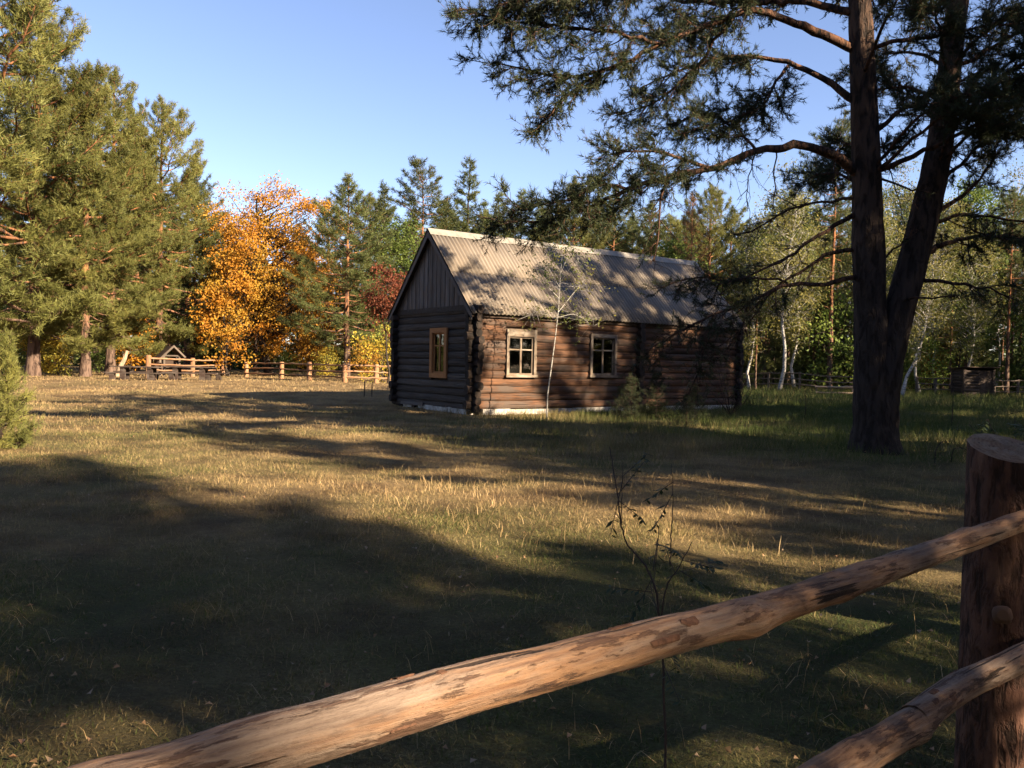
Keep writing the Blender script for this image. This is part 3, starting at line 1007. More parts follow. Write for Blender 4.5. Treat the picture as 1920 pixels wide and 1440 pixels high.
def broad_kind(name, h, rb, c0, rad, ncl, nl, size, seed, leaf, bark, spread=0.6, limbs=None, lumps=1.0, tall=None, fork=0.25, up=0.35):
    """broad-leaved tree: forking limbs that end in separate leaf clusters"""
    r = np.random.default_rng(seed)
    wood, fol = MB(), MB()
    tz = np.linspace(0, h * 0.93, 10)
    TP = np.column_stack([np.cumsum(r.normal(0, .012 * h, (10, 2)), 0) * (np.arange(10) > 0)[:, None], tz])
    tube(wood, TP, rb * (1 - .9 * tz / h) * np.where(tz == 0, 1.3, 1), 8, rough=.06, rg=r)
    cz, ch = h * (c0 + 1) / 2, h * (1 - c0) / 2
    C = []
    while len(C) < ncl:
        p = r.uniform(-1, 1, 3)
        d = np.linalg.norm(p)
        if d > 1 or d < 0.38: continue
        C.append(p)
    C = np.array(C)
    lump = 1 + lumps * 0.22 * np.sin(3 * C[:, :1] + 2 * C[:, 2:] + seed) * np.cos(4 * C[:, 1:2] - C[:, 2:] * 3)
    wz = 1.0 - 0.35 * np.clip(C[:, 2:], 0, 1) ** 2
    C = np.concatenate([C[:, :2] * rad * lump * wz, C[:, 2:] * ch * lump + cz], 1)
    for c in C:
        zs = max(h * fork, c[2] - np.hypot(c[0], c[1]) * r.uniform(.5, 1.1))
        zs = min(zs, h * .85)
        st = np.array([np.interp(zs, tz, TP[:, 0]), np.interp(zs, tz, TP[:, 1]), zs])
        mid = st * .5 + c * .5 + r.normal(0, .06 * rad, 3) + [0, 0, -.06 * rad]
        P = curve([st, mid, c], 6)
        tube(wood, P, np.linspace(rb * .22, .010, 6), 4, cap=False)
        k = int(nl * r.uniform(.5, 1.4))
        sg = spread * r.uniform(.7, 1.3)
        off = r.normal(0, 1, (k, 3)) * np.array([sg, sg, sg * .6])
        leaves(fol, c + off, size, r, tint=np.clip(r.uniform(0, 1) * .6 + r.uniform(0, .4, k), 0, 1), up=up)
        ke = 5
        segs(wood, np.repeat(c[None], ke, 0), c + off[:ke] * 1.1, .010, .004, 3)
    return dict(trunk=wood.mesh('trunk', [bark], True), crown=fol.mesh('crown', [leaf]), h=h)


def young_kind(h, R, seed, needle, bark, whorls=7, tl=.13, tk=14, tw=.008, tden=10, sec=7):
    return pine_kind('y', h, .03 * h * .6, .04, R, whorls * 6, seed, needle, bark, tl, tk, tw,
                     prof=lambda f: (1 - f) ** .8 * .95 + .08, sec=sec, el=(-2, 50), tden=tden, lean=.01)


K = {}
full = lambda f: (1 - f ** 3.2) ** 0.95 * (0.72 + 0.28 * min(1, f / 0.2))
slim = lambda f: (1 - f ** 1.9) ** 0.9 * (0.7 + 0.3 * min(1, f / 0.2)) + .03
K['pine_full'] = pine_kind('a', 20, .33, .105, 5.0, 90, 1, M['needle'], M['bark_pine'], tl=.30, tk=9, tw=.030, prof=full, sec=5.5, tden=7.5, dead=5)
K['pine_full2'] = pine_kind('b', 20, .32, .12, 4.7, 88, 2, M['needle'], M['bark_pine'], tl=.30, tk=9, tw=.030, prof=full, sec=5.5, tden=7.5, dead=6)
K['pine_mid'] = pine_kind('c', 16, .22, .16, 3.5, 86, 3, M['needle_green'], M['bark_pine'], tl=.30, tk=8, tw=.034, prof=slim, sec=5, tden=6.5, dead=8)
K['pine_mid2'] = pine_kind('d', 16, .2, .24, 3.2, 76, 4, M['needle_green'], M['bark_pine'], tl=.30, tk=8, tw=.034, prof=slim, sec=5, tden=6.5, dead=8)
K['pine_tall'] = pine_kind('e', 18, .2, .62, 2.6, 40, 5, M['needle_green'], M['bark_pine'], tl=.30, tk=8, tw=.032, sec=5, tden=6.5, dead=14,
                           prof=lambda f: .5 + .5 * math.sin(pi * min(1, f * .85 + .15)), el=(0, 50))
K['pine_slim'] = pine_kind('f', 17, .13, .55, 1.9, 34, 6, M['needle_green'], M['bark_pine'], tl=.30, tk=7, tw=.034, sec=4.5, tden=6, dead=18)
K['spruce'] = pine_kind('g', 15, .17, .05, 2.5, 90, 7, M['needle_green'], M['bark_dark'], tl=.26, tk=8, tw=.032, prof=lambda f: (1 - f) ** .72 + .04, sec=5.5, el=(-14, 40), tden=6.5)
K['oak'] = broad_kind('o', 14, .30, .14, 5.3, 270, 150, .175, 8, M['oak_leaf'], M['bark_dark'], spread=.50, lumps=1.2)
K['maple'] = broad_kind('m', 8, .12, .12, 2.4, 70, 75, .22, 9, M['oak_leaf'], M['bark_dark'], spread=.42, lumps=1.3)
K['birch'] = broad_kind('bi', 16, .14, .30, 2.3, 150, 75, .17, 10, M['birch_leaf'], M['bark_birch'], spread=.5, fork=.3, up=.9)
K['birch2'] = broad_kind('bj', 15, .12, .22, 2.0, 130, 70, .17, 12, M['birch_leaf'], M['bark_birch'], spread=.45, fork=.25, up=.9)
K['aspen'] = broad_kind('as', 14, .15, .2, 2.4, 120, 75, .2, 13, M['green_leaf'], M['bark_dark'], spread=.45)
K['bush'] = broad_kind('bu', 2.6, .03, .05, 1.3, 42, 55, .12, 14, M['yellow_leaf'], M['bark_dark'], spread=.26, fork=.02)
K['bush_orange'] = broad_kind('bo', 3.6, .04, .08, 1.4, 44, 55, .15, 15, M['oak_leaf'], M['bark_dark'], spread=.30, fork=.04)
K['bush_green'] = broad_kind('bg', 3.2, .04, .05, 1.5, 46, 55, .15, 16, M['green_leaf'], M['bark_dark'], spread=.32, fork=.04)
K['rowan'] = broad_kind('ro', 7, .07, .38, 1.25, 60, 60, .17, 17, M['red_leaf'], M['bark_dark'], spread=.33, fork=.35)
K['pine_rust'] = pine_kind('r', 15, .15, .2, 2.0, 50, 28, M['needle_rust'], M['bark_pine'], tl=.28, tk=7, tw=.03, prof=slim, sec=4.5, tden=4.5, dead=8)
K['understory'] = pine_kind('u', 7, .08, .05, 1.8, 46, 18, M['needle_green'], M['bark_dark'], tl=.26, tk=8, tw=.032, prof=lambda f: (1 - f) ** .7 + .05, sec=5, el=(-5, 45), tden=6.5)

tr_rng = np.random.default_rng(77)


def tree(kind, name, label, px, Y, top=None, h=None, cat='tree', group=None, rot=None, x=None, lean=(0, 0), wide=1.0):
    """stand a tree at a bearing and distance; its height from the top's pixel row or in metres"""
    X_ = at(px, 690, Y)[0] if x is None else x
    zg_ = float(gz(X_, Y))
    if top is not None:
        h = at(px, top, Y)[2] - zg_
    s = h / K[kind]['h']
    o = thing(name, label, cat, (X_, Y, zg_ - .03), tr_rng.uniform(0, 6.28) if rot is None else rot, group, s)
    o.rotation_euler[0], o.rotation_euler[1] = lean
    o.scale = (s * wide, s * wide, s)
    obj('trunk', K[kind]['trunk'], o)
    obj('crown', K[kind]['crown'], o)
    return o


# left edge of the clearing
GL = 'pines on the left edge of the clearing'
tree('pine_full', 'pine_tree', 'tallest sunlit pine, cut by the left edge of the picture', -30, 44, h=25, group=GL)
tree('pine_full2', 'pine_tree', 'tall sunlit pine whose top leaves the picture at upper left', 62, 47, h=22.0, group=GL, rot=1.0)
tree('pine_full', 'pine_tree', 'sunlit pine with the thick pale trunk left of the picnic tables', 160, 49, top=118, group=GL, rot=2.2)
tree('pine_full2', 'pine_tree', 'sunlit pine with dark trunk right behind the left end of the picnic tables', 207, 53, top=128, group=GL, rot=0.3)
tree('pine_full', 'pine_tree', 'yellow-green pine between the picnic tables and the orange oak', 298, 58, top=182, group=GL, rot=4.0)
tree('pine_mid', 'pine_tree', 'slimmer green pine showing just left of the orange oak', 362, 66, top=292, group=GL)
tree('pine_mid', 'pine_tree', 'half hidden pine behind the picnic shelter', 255, 66, top=240, group=GL)
tree('pine_full2', 'pine_tree', 'pine filling the gap behind the leftmost trunks', 100, 62, top=150, group=GL)
tree('understory', 'young_pine', 'bushy young pine behind the roofed notice board', 300, 61, h=5.2)
tree('understory', 'young_pine', 'small young pine between the shelter and the fence gap', 395, 66, h=4.2)
tree('bush', 'bush', 'bright yellow bush left of the thick pale pine trunk', 112, 49.5, h=2.6, cat='bush')
tree('bush', 'bush', 'pale yellow bush nearest the left edge of the lawn', 62, 48, h=2.8, cat='bush')
tree('bush_orange', 'bush', 'orange bush behind the bright yellow bush at left', 95, 54, h=4.0, cat='bush')
tree('bush_orange', 'bush', 'orange bush right of the leaning dead snag', 250, 57, h=4.0, cat='bush')
tree('bush_green', 'bush', 'green shrub between the two thick pine trunks', 190, 57, h=2.2, cat='bush')
tree('bush_green', 'bush', 'dark green shrub behind the pale yellow bush', 30, 52, h=4.5, cat='bush')

# middle background
tree('oak', 'oak_tree', 'large oak in full orange autumn leaf', 505, 62, top=348, rot=0.8)
tree('maple', 'maple_tree', 'small orange tree in front of the left side of the big oak', 428, 57, top=505)
tree('bush_orange', 'bush', 'orange bush under the right side of the oak', 585, 60, h=3.2, cat='bush')
tree('bush', 'bush', 'yellow bush behind the rail fence near the house', 612, 58, h=2.2, cat='bush')
tree('bush_green', 'bush', 'low green shrub behind the fence below the oak', 540, 60, h=1.7, cat='bush')
GM = 'pines behind the rail fence and the house'
tree('pine_mid', 'pine_tree', 'dense green pine right of the orange oak', 648, 58, top=328, group=GM, rot=1.2, wide=1.35)
tree('spruce', 'spruce_tree', 'pointed green spruce just behind the dense pine by the oak', 715, 66, top=345, group=GM, wide=1.35)
tree('aspen', 'aspen_tree', 'fresh green broad-leaved tree between the spruce and the roof peak', 745, 63, top=405, wide=1.35)
tree('pine_tall', 'pine_tree', 'pine with bare orange trunk above the roof peak', 790, 74, top=322, group=GM, wide=1.35)
tree('rowan', 'rowan_tree', 'slender red-leaved tree against the left eave of the house', 728, 45, top=488, rot=0.4)
tree('bush', 'bush', 'golden bush at the left corner of the house', 715, 50, h=3.4, cat='bush')
tree('bush_orange', 'bush', 'orange bush behind the last fence posts by the house', 690, 54, h=2.6, cat='bush')
tree('spruce', 'spruce_tree', 'pointed spruce rising highest above the roof ridge', 868, 66, top=298, group=GM, wide=1.35)
tree('pine_mid', 'pine_tree', 'rounded pine left of the highest spruce above the ridge', 832, 78, top=372, group=GM, wide=1.35)
tree('spruce', 'spruce_tree', 'small pointed spruce right of the highest spruce', 932, 72, top=362, group=GM, wide=1.35)
tree('spruce', 'spruce_tree', 'second small pointed spruce above the lit part of the ridge', 972, 74, top=358, group=GM, wide=1.35)
tree('pine_full2', 'pine_tree', 'broad sunlit pine above the middle of the ridge', 1072, 70, top=332, group=GM)
tree('pine_mid2', 'pine_tree', 'green pine partly behind the long pine bough', 1150, 74, top=352, group=GM, wide=1.35)
tree('pine_mid', 'pine_tree', 'pine above the right half of the ridge', 1215, 70, top=378, group=GM, wide=1.35)
tree('pine_rust', 'pine_tree', 'thin reddish half-dead pine above the right end of the ridge', 1288, 66, top=362)
tree('pine_full', 'pine_tree', 'broad yellow-green pine above the right end of the roof', 1325, 72, top=345, group=GM)
tree('aspen', 'aspen_tree', 'yellow-green tree just left of the right roof end', 1260, 68, top=440, wide=1.35)
tree('birch', 'birch_tree', 'pale leafy birch low above the ridge centre', 1110, 76, top=410)
for k_, (px_, Y_, tp_) in enumerate([(560, 84, 420), (612, 76, 372), (690, 80, 362), (770, 84, 400), (840, 88, 398), (905, 82, 392), (955, 84, 398), (1010, 80, 385), (1040, 86, 380), (1120, 80, 372), (1180, 84, 400), (1250, 80, 402), (1290, 84, 392), (1365, 82, 388),
                                    (430, 88, 420), (350, 86, 330), (280, 88, 330), (180, 80, 330), (60, 78, 330), (-40, 62, 260), (480, 78, 470), (1410, 86, 420), (1440, 80, 440)]):
    tree(['pine_full2', 'pine_mid', 'pine_full'][k_ % 3], 'pine_tree', ('conifer far behind the sunlit left pines' if px_ < 370 else 'conifer far behind the orange oak' if px_ < 600 else 'conifer in the far row left of the roof peak' if px_ < 800 else 'conifer in the far row above the roof ridge' if px_ < 1310 else 'conifer in the far row right of the roof end'), px_, Y_, top=tp_, group='conifers filling the far background', wide=1.15)

# right side: birches in light, slim trunks in the dark wood
tree('pine_tall', 'pine_tree', 'tall pine with flat sunlit top left of the forked pine', 1555, 60, top=243)
tree('birch', 'birch_tree', 'birch with white trunk standing between the house and the forked pine', 1462, 57, top=330, rot=2.0)
tree('birch2', 'birch_tree', 'thin pale birch right beside the white-trunked birch', 1490, 60, top=352)
tree('birch', 'birch_tree', 'yellow birch crown seen between the two stems of the forked pine', 1690, 66, top=318)
tree('birch2', 'birch_tree', 'leaning white birch behind the forked pine', 1692, 50, h=13, lean=(0, .22), rot=0.0)
tree('birch2', 'birch_tree', 'pale birch filling behind the left stem of the forked pine', 1625, 62, top=345)
tree('aspen', 'aspen_tree', 'green tree right of the forked pine, above the shed', 1815, 64, top=330)
tree('birch', 'birch_tree', 'yellowish birch at the right edge of the picture', 1905, 66, top=335)
tree('bush_orange', 'bush', 'dim orange bush behind the leaning birch', 1748, 68, h=3.6, cat='bush')
GR = 'slim trees of the dark wood on the right'
rr_ = np.random.default_rng(5)
lab = {'pine_slim': 'slim pine standing in the dark wood right of the house', 'pine_mid2': 'leafy pine standing in the dark wood right of the house',
       'birch2': 'thin birch standing in the dark wood right of the house', 'understory': 'low young conifer under the dark wood on the right',
       'pine_tall': 'bare-stemmed pine standing in the dark wood right of the house', 'bush_green': 'green shrub under the dark wood on the right', 'bush_orange': 'orange shrub under the dark wood on the right',
       'birch': 'leafy birch standing in the dark wood right of the house'}
nm = {'pine_slim': 'pine_tree', 'pine_mid2': 'pine_tree', 'birch2': 'birch_tree', 'understory': 'young_pine', 'pine_tall': 'pine_tree', 'bush_green': 'bush', 'bush_orange': 'bush', 'birch': 'birch_tree'}
def zone(p):
    return ('between the house and the forked pine' if p < 1600 else 'behind the stems of the forked pine' if p < 1755
            else 'behind the small shed' if p < 1925 else 'beyond the right edge of the picture')


px_ = 1395
while px_ < 2150:
    Y_ = rr_.uniform(58, 92)
    kd_ = rr_.choice(['pine_slim', 'pine_slim', 'pine_mid2', 'pine_mid2', 'pine_tall', 'birch2', 'birch'])
    tree(kd_, nm[kd_], lab[kd_].replace('right of the house', zone(px_)), px_, Y_, top=rr_.uniform(350, 470) * 1.0, group=GR + ': ' + nm[kd_].replace('_', ' '))
    px_ += rr_.uniform(8, 18)
px_ = 1400
while px_ < 2100:
    Y_ = rr_.uniform(60, 86)
    kd_ = rr_.choice(['understory', 'understory', 'understory', 'bush_green'])
    tree(kd_, nm[kd_], lab[kd_].replace('on the right', zone(px_)), px_, Y_, h=rr_.uniform(2.5, 7.0), cat='tree' if kd_ == 'understory' else 'bush', group='undergrowth of the dark wood on the right: ' + kd_.replace('_', ' '))
    px_ += rr_.uniform(12, 26)

# wood outside the picture, behind and right of the viewer: it throws the shade over the foreground
GS = 'tall pines outside the picture that shade the foreground'
NSUN = np.array([-SUN_XY[1], SUN_XY[0]])          # across the light


def shade(s, tdist, h, kind='pine_full'):
    p = NSUN * s + SUN_XY * tdist
    tree(kind, 'pine_tree', 'unseen pine outside the picture, placed to throw shade', 0, float(p[1]), h=h, x=float(p[0]), group=GS)


SHADE = [(2.6, 18, 17.2, 'pine_tall'), (5.9, 8, 5.6, 'understory'), (3.75, 8.5, 10.5, 'pine_mid2'), (-1.7, 10, 12.5, 'pine_mid2'), (2.5, 32, 27, 'pine_tall'), (-1.6, 21, 18, 'pine_tall'), (.6, 27, 25.5, 'pine_tall'), (-5, 16, 17, 'pine_full2'), (-6, 27, 20, 'pine_full'), (-10, 22, 19, 'pine_full2'), (-8.5, 36, 22, 'pine_full2'),
         (3.9, 24, 19.5, 'pine_tall'), (2.0, 11.5, 11.6, 'pine_tall'), (4.2, 15, 13.5, 'pine_tall'), (-1.2, 5.5, 15, 'pine_tall'), (-5.5, 1.5, 16, 'pine_tall'), (-4, 9, 15, 'pine_full2'), (-9, 8, 16, 'pine_full'), (-9, 0, 16, 'pine_full'), (-12, -6, 17, 'pine_full2'),
         (15.0, 10, 15, 'pine_mid'), (16.9, 9.5, 16, 'pine_full2'), (17.2, 19, 17.5, 'pine_mid'), (14, 13, 13, 'pine_full2'),
         (-14, 28, 20, 'pine_full'), (-18, 20, 20, 'pine_full2'), (-13, 14, 17, 'pine_mid'), (-20, 32, 22, 'pine_full'),
         (10.3, 13, 14.2, 'pine_mid'), (8.3, 9, 5.5, 'understory'), (6.5, 5.5, 3.9, 'understory'), (4.9, 6, 4.2, 'understory'), (7.6, 10.5, 6.0, 'understory'), (9.2, 15, 8.5, 'understory'), (12.4, 23, 16.2, 'pine_full2'), (15.5, 30, 15.5, 'pine_mid'),  # low unseen pines added to shade strips of the lawn
         (24.4, 9, 17.5, 'pine_full'), (27.3, 13, 20, 'pine_full2'), (30.3, 9, 18.5, 'pine_full'), (33.5, 15, 20, 'pine_full2'), (29, 26, 21, 'pine_full'), (38, 12, 16, 'pine_full')]
for k_ in range(14):
    SHADE.append((-30.5 + 1.9 * k_, tr_rng.uniform(-4, 14) if k_ < 9 else tr_rng.uniform(26, 42), tr_rng.uniform(17, 21), ['pine_full', 'pine_full2'][k_ % 2]))
for (x_, y_) in ((-21, -2), (-23, 6), (-17, -9), (-11, -12), (-27, 2), (-20, 3.5), (-28, 8)):  # unseen pines on the left, added to block skylight
    SHADE.append((float(NSUN[0] * x_ + NSUN[1] * y_), float(SUN_XY[0] * x_ + SUN_XY[1] * y_), 19, 'pine_full2'))
for k_ in range(12):
    SHADE.append((41 + 3.9 * k_, tr_rng.uniform(4, 14), tr_rng.uniform(13, 16.5), ['pine_full', 'pine_full2', 'pine_mid'][k_ % 3]))
for a in SHADE:
    shade(*a)

# far wood that reads as one dark mass behind everything
mb = MB(); r = np.random.default_rng(41)
P_, D_, tt = [], [], []
for k in range(190):
    Yc = r.uniform(92, 128)
    Xc = Yc * r.uniform(-1.0, 1.0)
    if k >= 120:                        # the wood closes the clearing on both sides too
        Yc = r.uniform(-5, 92); Xc = r.uniform(62, 84) * (-1 if k % 2 else 1.15)
    hh = r.uniform(12.5, 18.0) * (0.85 if Xc < -12 else 1.0)
    n = 310 if k < 120 else 230
    f = np.where(r.uniform(0, 1, n) < .35, r.uniform(0, .25, n), r.uniform(0, 1, n) ** .8)
    rad = (1 - f ** 2) ** .7 * 2.9 * np.sqrt(r.uniform(.25, 1, n)); az = r.uniform(0, 6.28, n)
    P_.append(np.stack([Xc + rad * np.cos(az), Yc + rad * np.sin(az), f * hh + .3], -1))
    D_.append(np.stack([np.cos(az), np.sin(az), np.full(n, .5)], -1))
    tt.append(np.clip(r.uniform(0, 1) + r.normal(0, .2, n), 0, 1))
n = 5200
xx = r.uniform(-85, 95, n); yy = r.uniform(88, 98, n); zz = 6.5 * r.uniform(0, 1, n) ** 1.3
P_.append(np.stack([xx, yy, zz], -1)); D_.append(np.stack([r.normal(0, 1, n), -np.ones(n), np.full(n, .4)], -1)); tt.append(r.uniform(0, .5, n))
tufts(mb, np.concatenate(P_), np.concatenate(D_), .95, 6, .26, r, tint=np.concatenate(tt))
g = obj('forest', mb.mesh('forest', [M['needle_green']]))
g['kind'] = 'stuff'; g['label'] = 'dark mass of forest far behind the house and fences'; g['category'] = 'forest'


# ------------------------------------------------------------------ the forked pine in the right foreground
TB = np.array([6.62, 15.4, 0.0]); TB[2] = float(gz(TB[0], TB[1]))
fp = thing('forked_pine', 'big dark forked pine with two stems and long drooping boughs', 'tree', tuple(TB))
pr = np.random.default_rng(52)


def pl(pts):
    """points (px, py, distance) -> local to the tree's base"""
    return np.array([at(*p) for p in pts]) - TB


wood = MB()
D0 = 15.4
lp = pl([(1640, 872, D0), (1638, 800, D0), (1635, 700, D0), (1632, 600, D0), (1628, 450, D0), (1624, 300, D0), (1618, 150, D0), (1612, 0, D0), (1606, -130, D0), (1612, -260, D0 - .2), (1605, -390, D0)])
lr_ = np.array([.50, .36, .315, .285, .285, .25, .225, .205, .175, .12, .03])
rp_ = pl([(1652, 872, D0), (1654, 800, D0), (1662, 700, D0 - .03), (1682, 600, D0), (1722, 450, D0 + .1), (1757, 300, D0 + .3), (1778, 150, D0 + .5), (1796, 0, D0 + .6), (1812, -120, D0 + .7), (1825, -230, D0 + .7), (1830, -340, D0 + .6)])
rr2 = np.array([.30, .28, .27, .265, .265, .235, .21, .185, .15, .09, .025])


def stem(P, R):
    n = 60
    Q = curve(P, n)
    R_ = np.interp(np.linspace(0, 1, n), np.linspace(0, 1, len(R)), R)
    k = 22
    T = nrm(np.gradient(Q, axis=0)); A = nrm(np.cross(T, [1.0, 0, 0])); B = np.cross(A, T)
    an = np.arange(k) * 2 * pi / k
    ridge = 1 + .035 * np.sin(an * 9 + 1)[None] * np.ones((n, 1)) + pr.normal(0, .022, (n, k)) + .03 * pr.normal(0, 1, (n, 1)) * .4
    flare = 1 + (.34 * np.abs(np.sin(an * 2.5 + .6)))[None] * np.exp(-np.linspace(0, 1, n) * 16)[:, None]
    V = Q[:, None] + (R_[:, None] * ridge * flare)[..., None] * (np.cos(an)[None, :, None] * A[:, None] + np.sin(an)[None, :, None] * B[:, None])
    i = np.arange(n - 1)[:, None] * k; j = np.arange(k)[None]; j2 = (j + 1) % k
    wood.add(V.reshape(-1, 3), quad=np.stack([i + j, i + j2, i + k + j2, i + k + j], -1).reshape(-1, 4))


stem(lp, lr_); stem(rp_, rr2)
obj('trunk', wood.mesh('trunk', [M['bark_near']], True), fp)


def bough(P, r0, r1=.012, s0=.25, KN=15, NW=.0112, dens=1.0, seclen=1.0, needle=1.0, droop=.15, upb=0.0, name='branch'):
    """one limb with its twigs (a part) and its needle shoots (a sub-part)"""
    r = pr
    P = np.asarray(P, float)
    Ln = np.linalg.norm(np.diff(P, axis=0), axis=1).sum()
    n = max(8, int(Ln / .18))
    Q = curve(P, n, jit=.018, r=r)
    w = MB(); nd = MB()
    R_ = r0 + (r1 - r0) * np.linspace(0, 1, n) ** .75
    tube(w, Q, R_, 7, rough=.1, rg=r)
    ns = int(Ln * (5.2 if needle > .5 else 3.8) * dens * (1 - s0)) + 2
    TP_, TDD = [], []
    for a in range(ns):
        s = s0 + (1 - s0) * (a + r.uniform(0, 1)) / ns
        i = min(int(s * (n - 1)), n - 2)
        b = Q[i] + (Q[i + 1] - Q[i]) * (s * (n - 1) - i)
        t = nrm(Q[i + 1] - Q[i])
        sd_ = nrm(np.cross(t, [0, 0, 1.0])) * (1 if a % 2 else -1)
        d = nrm(t * r.uniform(.25, .9) + sd_ * r.uniform(.25, 1.0) + np.array([0, 0, 1.0]) * (r.uniform(-.65, .55) + upb - droop * .5))
        L = seclen * r.uniform(.45, 1.15) * (1.05 - .5 * s)
        m = max(4, int(L / .16))
        pts = [b]
        dd = d
        for _ in range(m):
            dd = nrm(dd + r.normal(0, .17, 3) + [0, 0, -.05 * droop + .03])
            pts.append(pts[-1] + dd * L / m)
        pts = np.array(pts)
        tube(w, pts, np.linspace(.006 + .008 * L, .0035, m + 1), 4, cap=False)
        nt = max(3, int(L * (27 if needle > .3 else 9)))
        sel = r.integers(1, m, nt) if m > 1 else np.zeros(nt, int)
        u = r.uniform(0, 1, (nt, 1))
        b3 = pts[sel] * (1 - u) + pts[sel + 1] * u
        d3 = nrm(nrm(pts[sel + 1] - pts[sel]) * .7 + r.normal(0, .62, (nt, 3)) + [0, 0, .08 - .2 * droop])
        l3 = r.uniform(.09, .34, nt) * (1.0 if needle > .3 else 1.3)
        md = b3 + d3 * (l3 * .5)[:, None] + r.normal(0, .018, (nt, 3))
        e3 = md + nrm(d3 + r.normal(0, .25, (nt, 3)) + [0, 0, .12]) * (l3 * .55)[:, None]
        segs(w, b3, md, .0045, .0036, 3); segs(w, md, e3, .0036, .0024, 3)
        k = r.uniform(0, 1, nt) < needle
        TP_.append(e3[k]); TDD.append(nrm(e3 - md)[k])
        k2 = k & (r.uniform(0, 1, nt) < .75)
        TP_.append(md[k2]); TDD.append(d3[k2] + r.normal(0, .3, (k2.sum(), 3)))
        if r.uniform() < needle:
            TP_.append(pts[-1:]); TDD.append(dd[None])
    o = obj(name, w.mesh(name, [M['bark_twig']], True), fp)
    TP_ = np.concatenate(TP_); TDD = np.concatenate(TDD)
    if len(TP_):
        tufts(nd, TP_, TDD, r.uniform(.085, .125, len(TP_)), KN, NW, r, back=1.1, a0=18, a1=66)
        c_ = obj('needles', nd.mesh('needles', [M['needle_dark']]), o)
        c_['kind'] = 'stuff'
    return o


d = D0
# limbs to the left (px, py, distance)
bough(pl([(1606, 322, d), (1560, 290, d - .2), (1490, 272, d - .5), (1420, 285, d - .8), (1330, 315, d - 1.1), (1250, 332, d - 1.3), (1175, 355, d - 1.4), (1090, 392, d - 1.4), (985, 415, d - 1.3), (905, 408, d - 1.2)]),
      .105, s0=.42, dens=1.9, seclen=1.05, needle=.95, droop=.4)
bough(pl([(1175, 355, d - 1.4), (1120, 345, d - 1.6), (1060, 375, d - 1.9), (960, 395, d - 2.0)]), .03, s0=.1, dens=2.0, seclen=.9, needle=.97, droop=.3)
bough(pl([(1330, 315, d - 1.1), (1260, 290, d - 1.5), (1190, 285, d - 1.8), (1135, 290, d - 1.9)]), .035, s0=.15, dens=2.2, seclen=.85, needle=.95, droop=.2)
bough(pl([(1250, 332, d - 1.3), (1240, 380, d - 1.5), (1235, 440, d - 1.6), (1225, 490, d - 1.6)]), .022, s0=.1, dens=1.6, seclen=.6, needle=.25, droop=.8)
bough(pl([(1608, 192, d), (1540, 146, d + .3), (1450, 112, d + .6), (1370, 105, d + .8), (1280, 130, d + .9), (1200, 165, d + 1.0)]), .075, s0=.4, dens=2.0, seclen=1.1, needle=.95, droop=.4)
bough(pl([(1480, 122, d + .5), (1450, 160, d + .1), (1430, 195, d - .2), (1370, 225, d - .5), (1290, 245, d - .6)]), .035, s0=.15, dens=2.6, seclen=.95, needle=.97, droop=.3)
bough(pl([(1606, 95, d), (1500, 45, d - .3), (1420, 20, d - .6), (1373, 30, d - .8), (1240, 83, d - 1.2), (1133, 133, d - 1.4), (1040, 143, d - 1.5), (927, 117, d - 1.5)]), .09, s0=.32, dens=2.1, seclen=1.0, needle=.95, droop=.35)
bough(pl([(1133, 133, d - 1.4), (1080, 165, d - 1.6), (1035, 205, d - 1.8), (1010, 235, d - 1.8)]), .022, s0=.1, dens=2.2, seclen=.7, needle=.95, droop=.6)
bough(pl([(1604, 25, d), (1500, 3, d + .4), (1400, 5, d + .8), (1280, 2, d + 1.1), (1150, -15, d + 1.3), (1000, 10, d + 1.5), (880, 20, d + 1.5)]), .08, s0=.35, dens=2.2, seclen=1.0, needle=.95, droop=.3)
bough(pl([(1602, -60, d), (1480, -90, d - .8), (1330, -80, d - 1.6), (1180, -40, d - 2.1), (1050, -10, d - 2.3), (930, 10, d - 2.4)]), .08, s0=.3, dens=2.2, seclen=1.1, needle=.95, droop=.3)
bough(pl([(1602, -60, d), (1500, -60, d + .9), (1380, 20, d + 1.8), (1280, 60, d + 2.3), (1180, 60, d + 2.6)]), .06, s0=.3, dens=2.0, seclen=1.0, needle=.95, droop=.4)
bough(pl([(1240, 83, d - 1.2), (1150, 60, d - 1.6), (1060, 50, d - 1.9), (960, 40, d - 2.0), (860, 15, d - 2.0)]), .035, s0=.1, dens=1.8, seclen=.9, needle=.95, droop=.4)
bough(pl([(1373, 30, d - .8), (1300, 130, d - .2), (1230, 190, d + .2), (1160, 215, d + .4)]), .035, s0=.15, dens=1.9, seclen=.95, needle=.95, droop=.4)
bough(pl([(1420, 285, d - .8), (1380, 240, d - .4), (1320, 215, d - .1), (1250, 235, d + .1)]), .03, s0=.2, dens=1.8, seclen=.85, needle=.95, droop=.3)
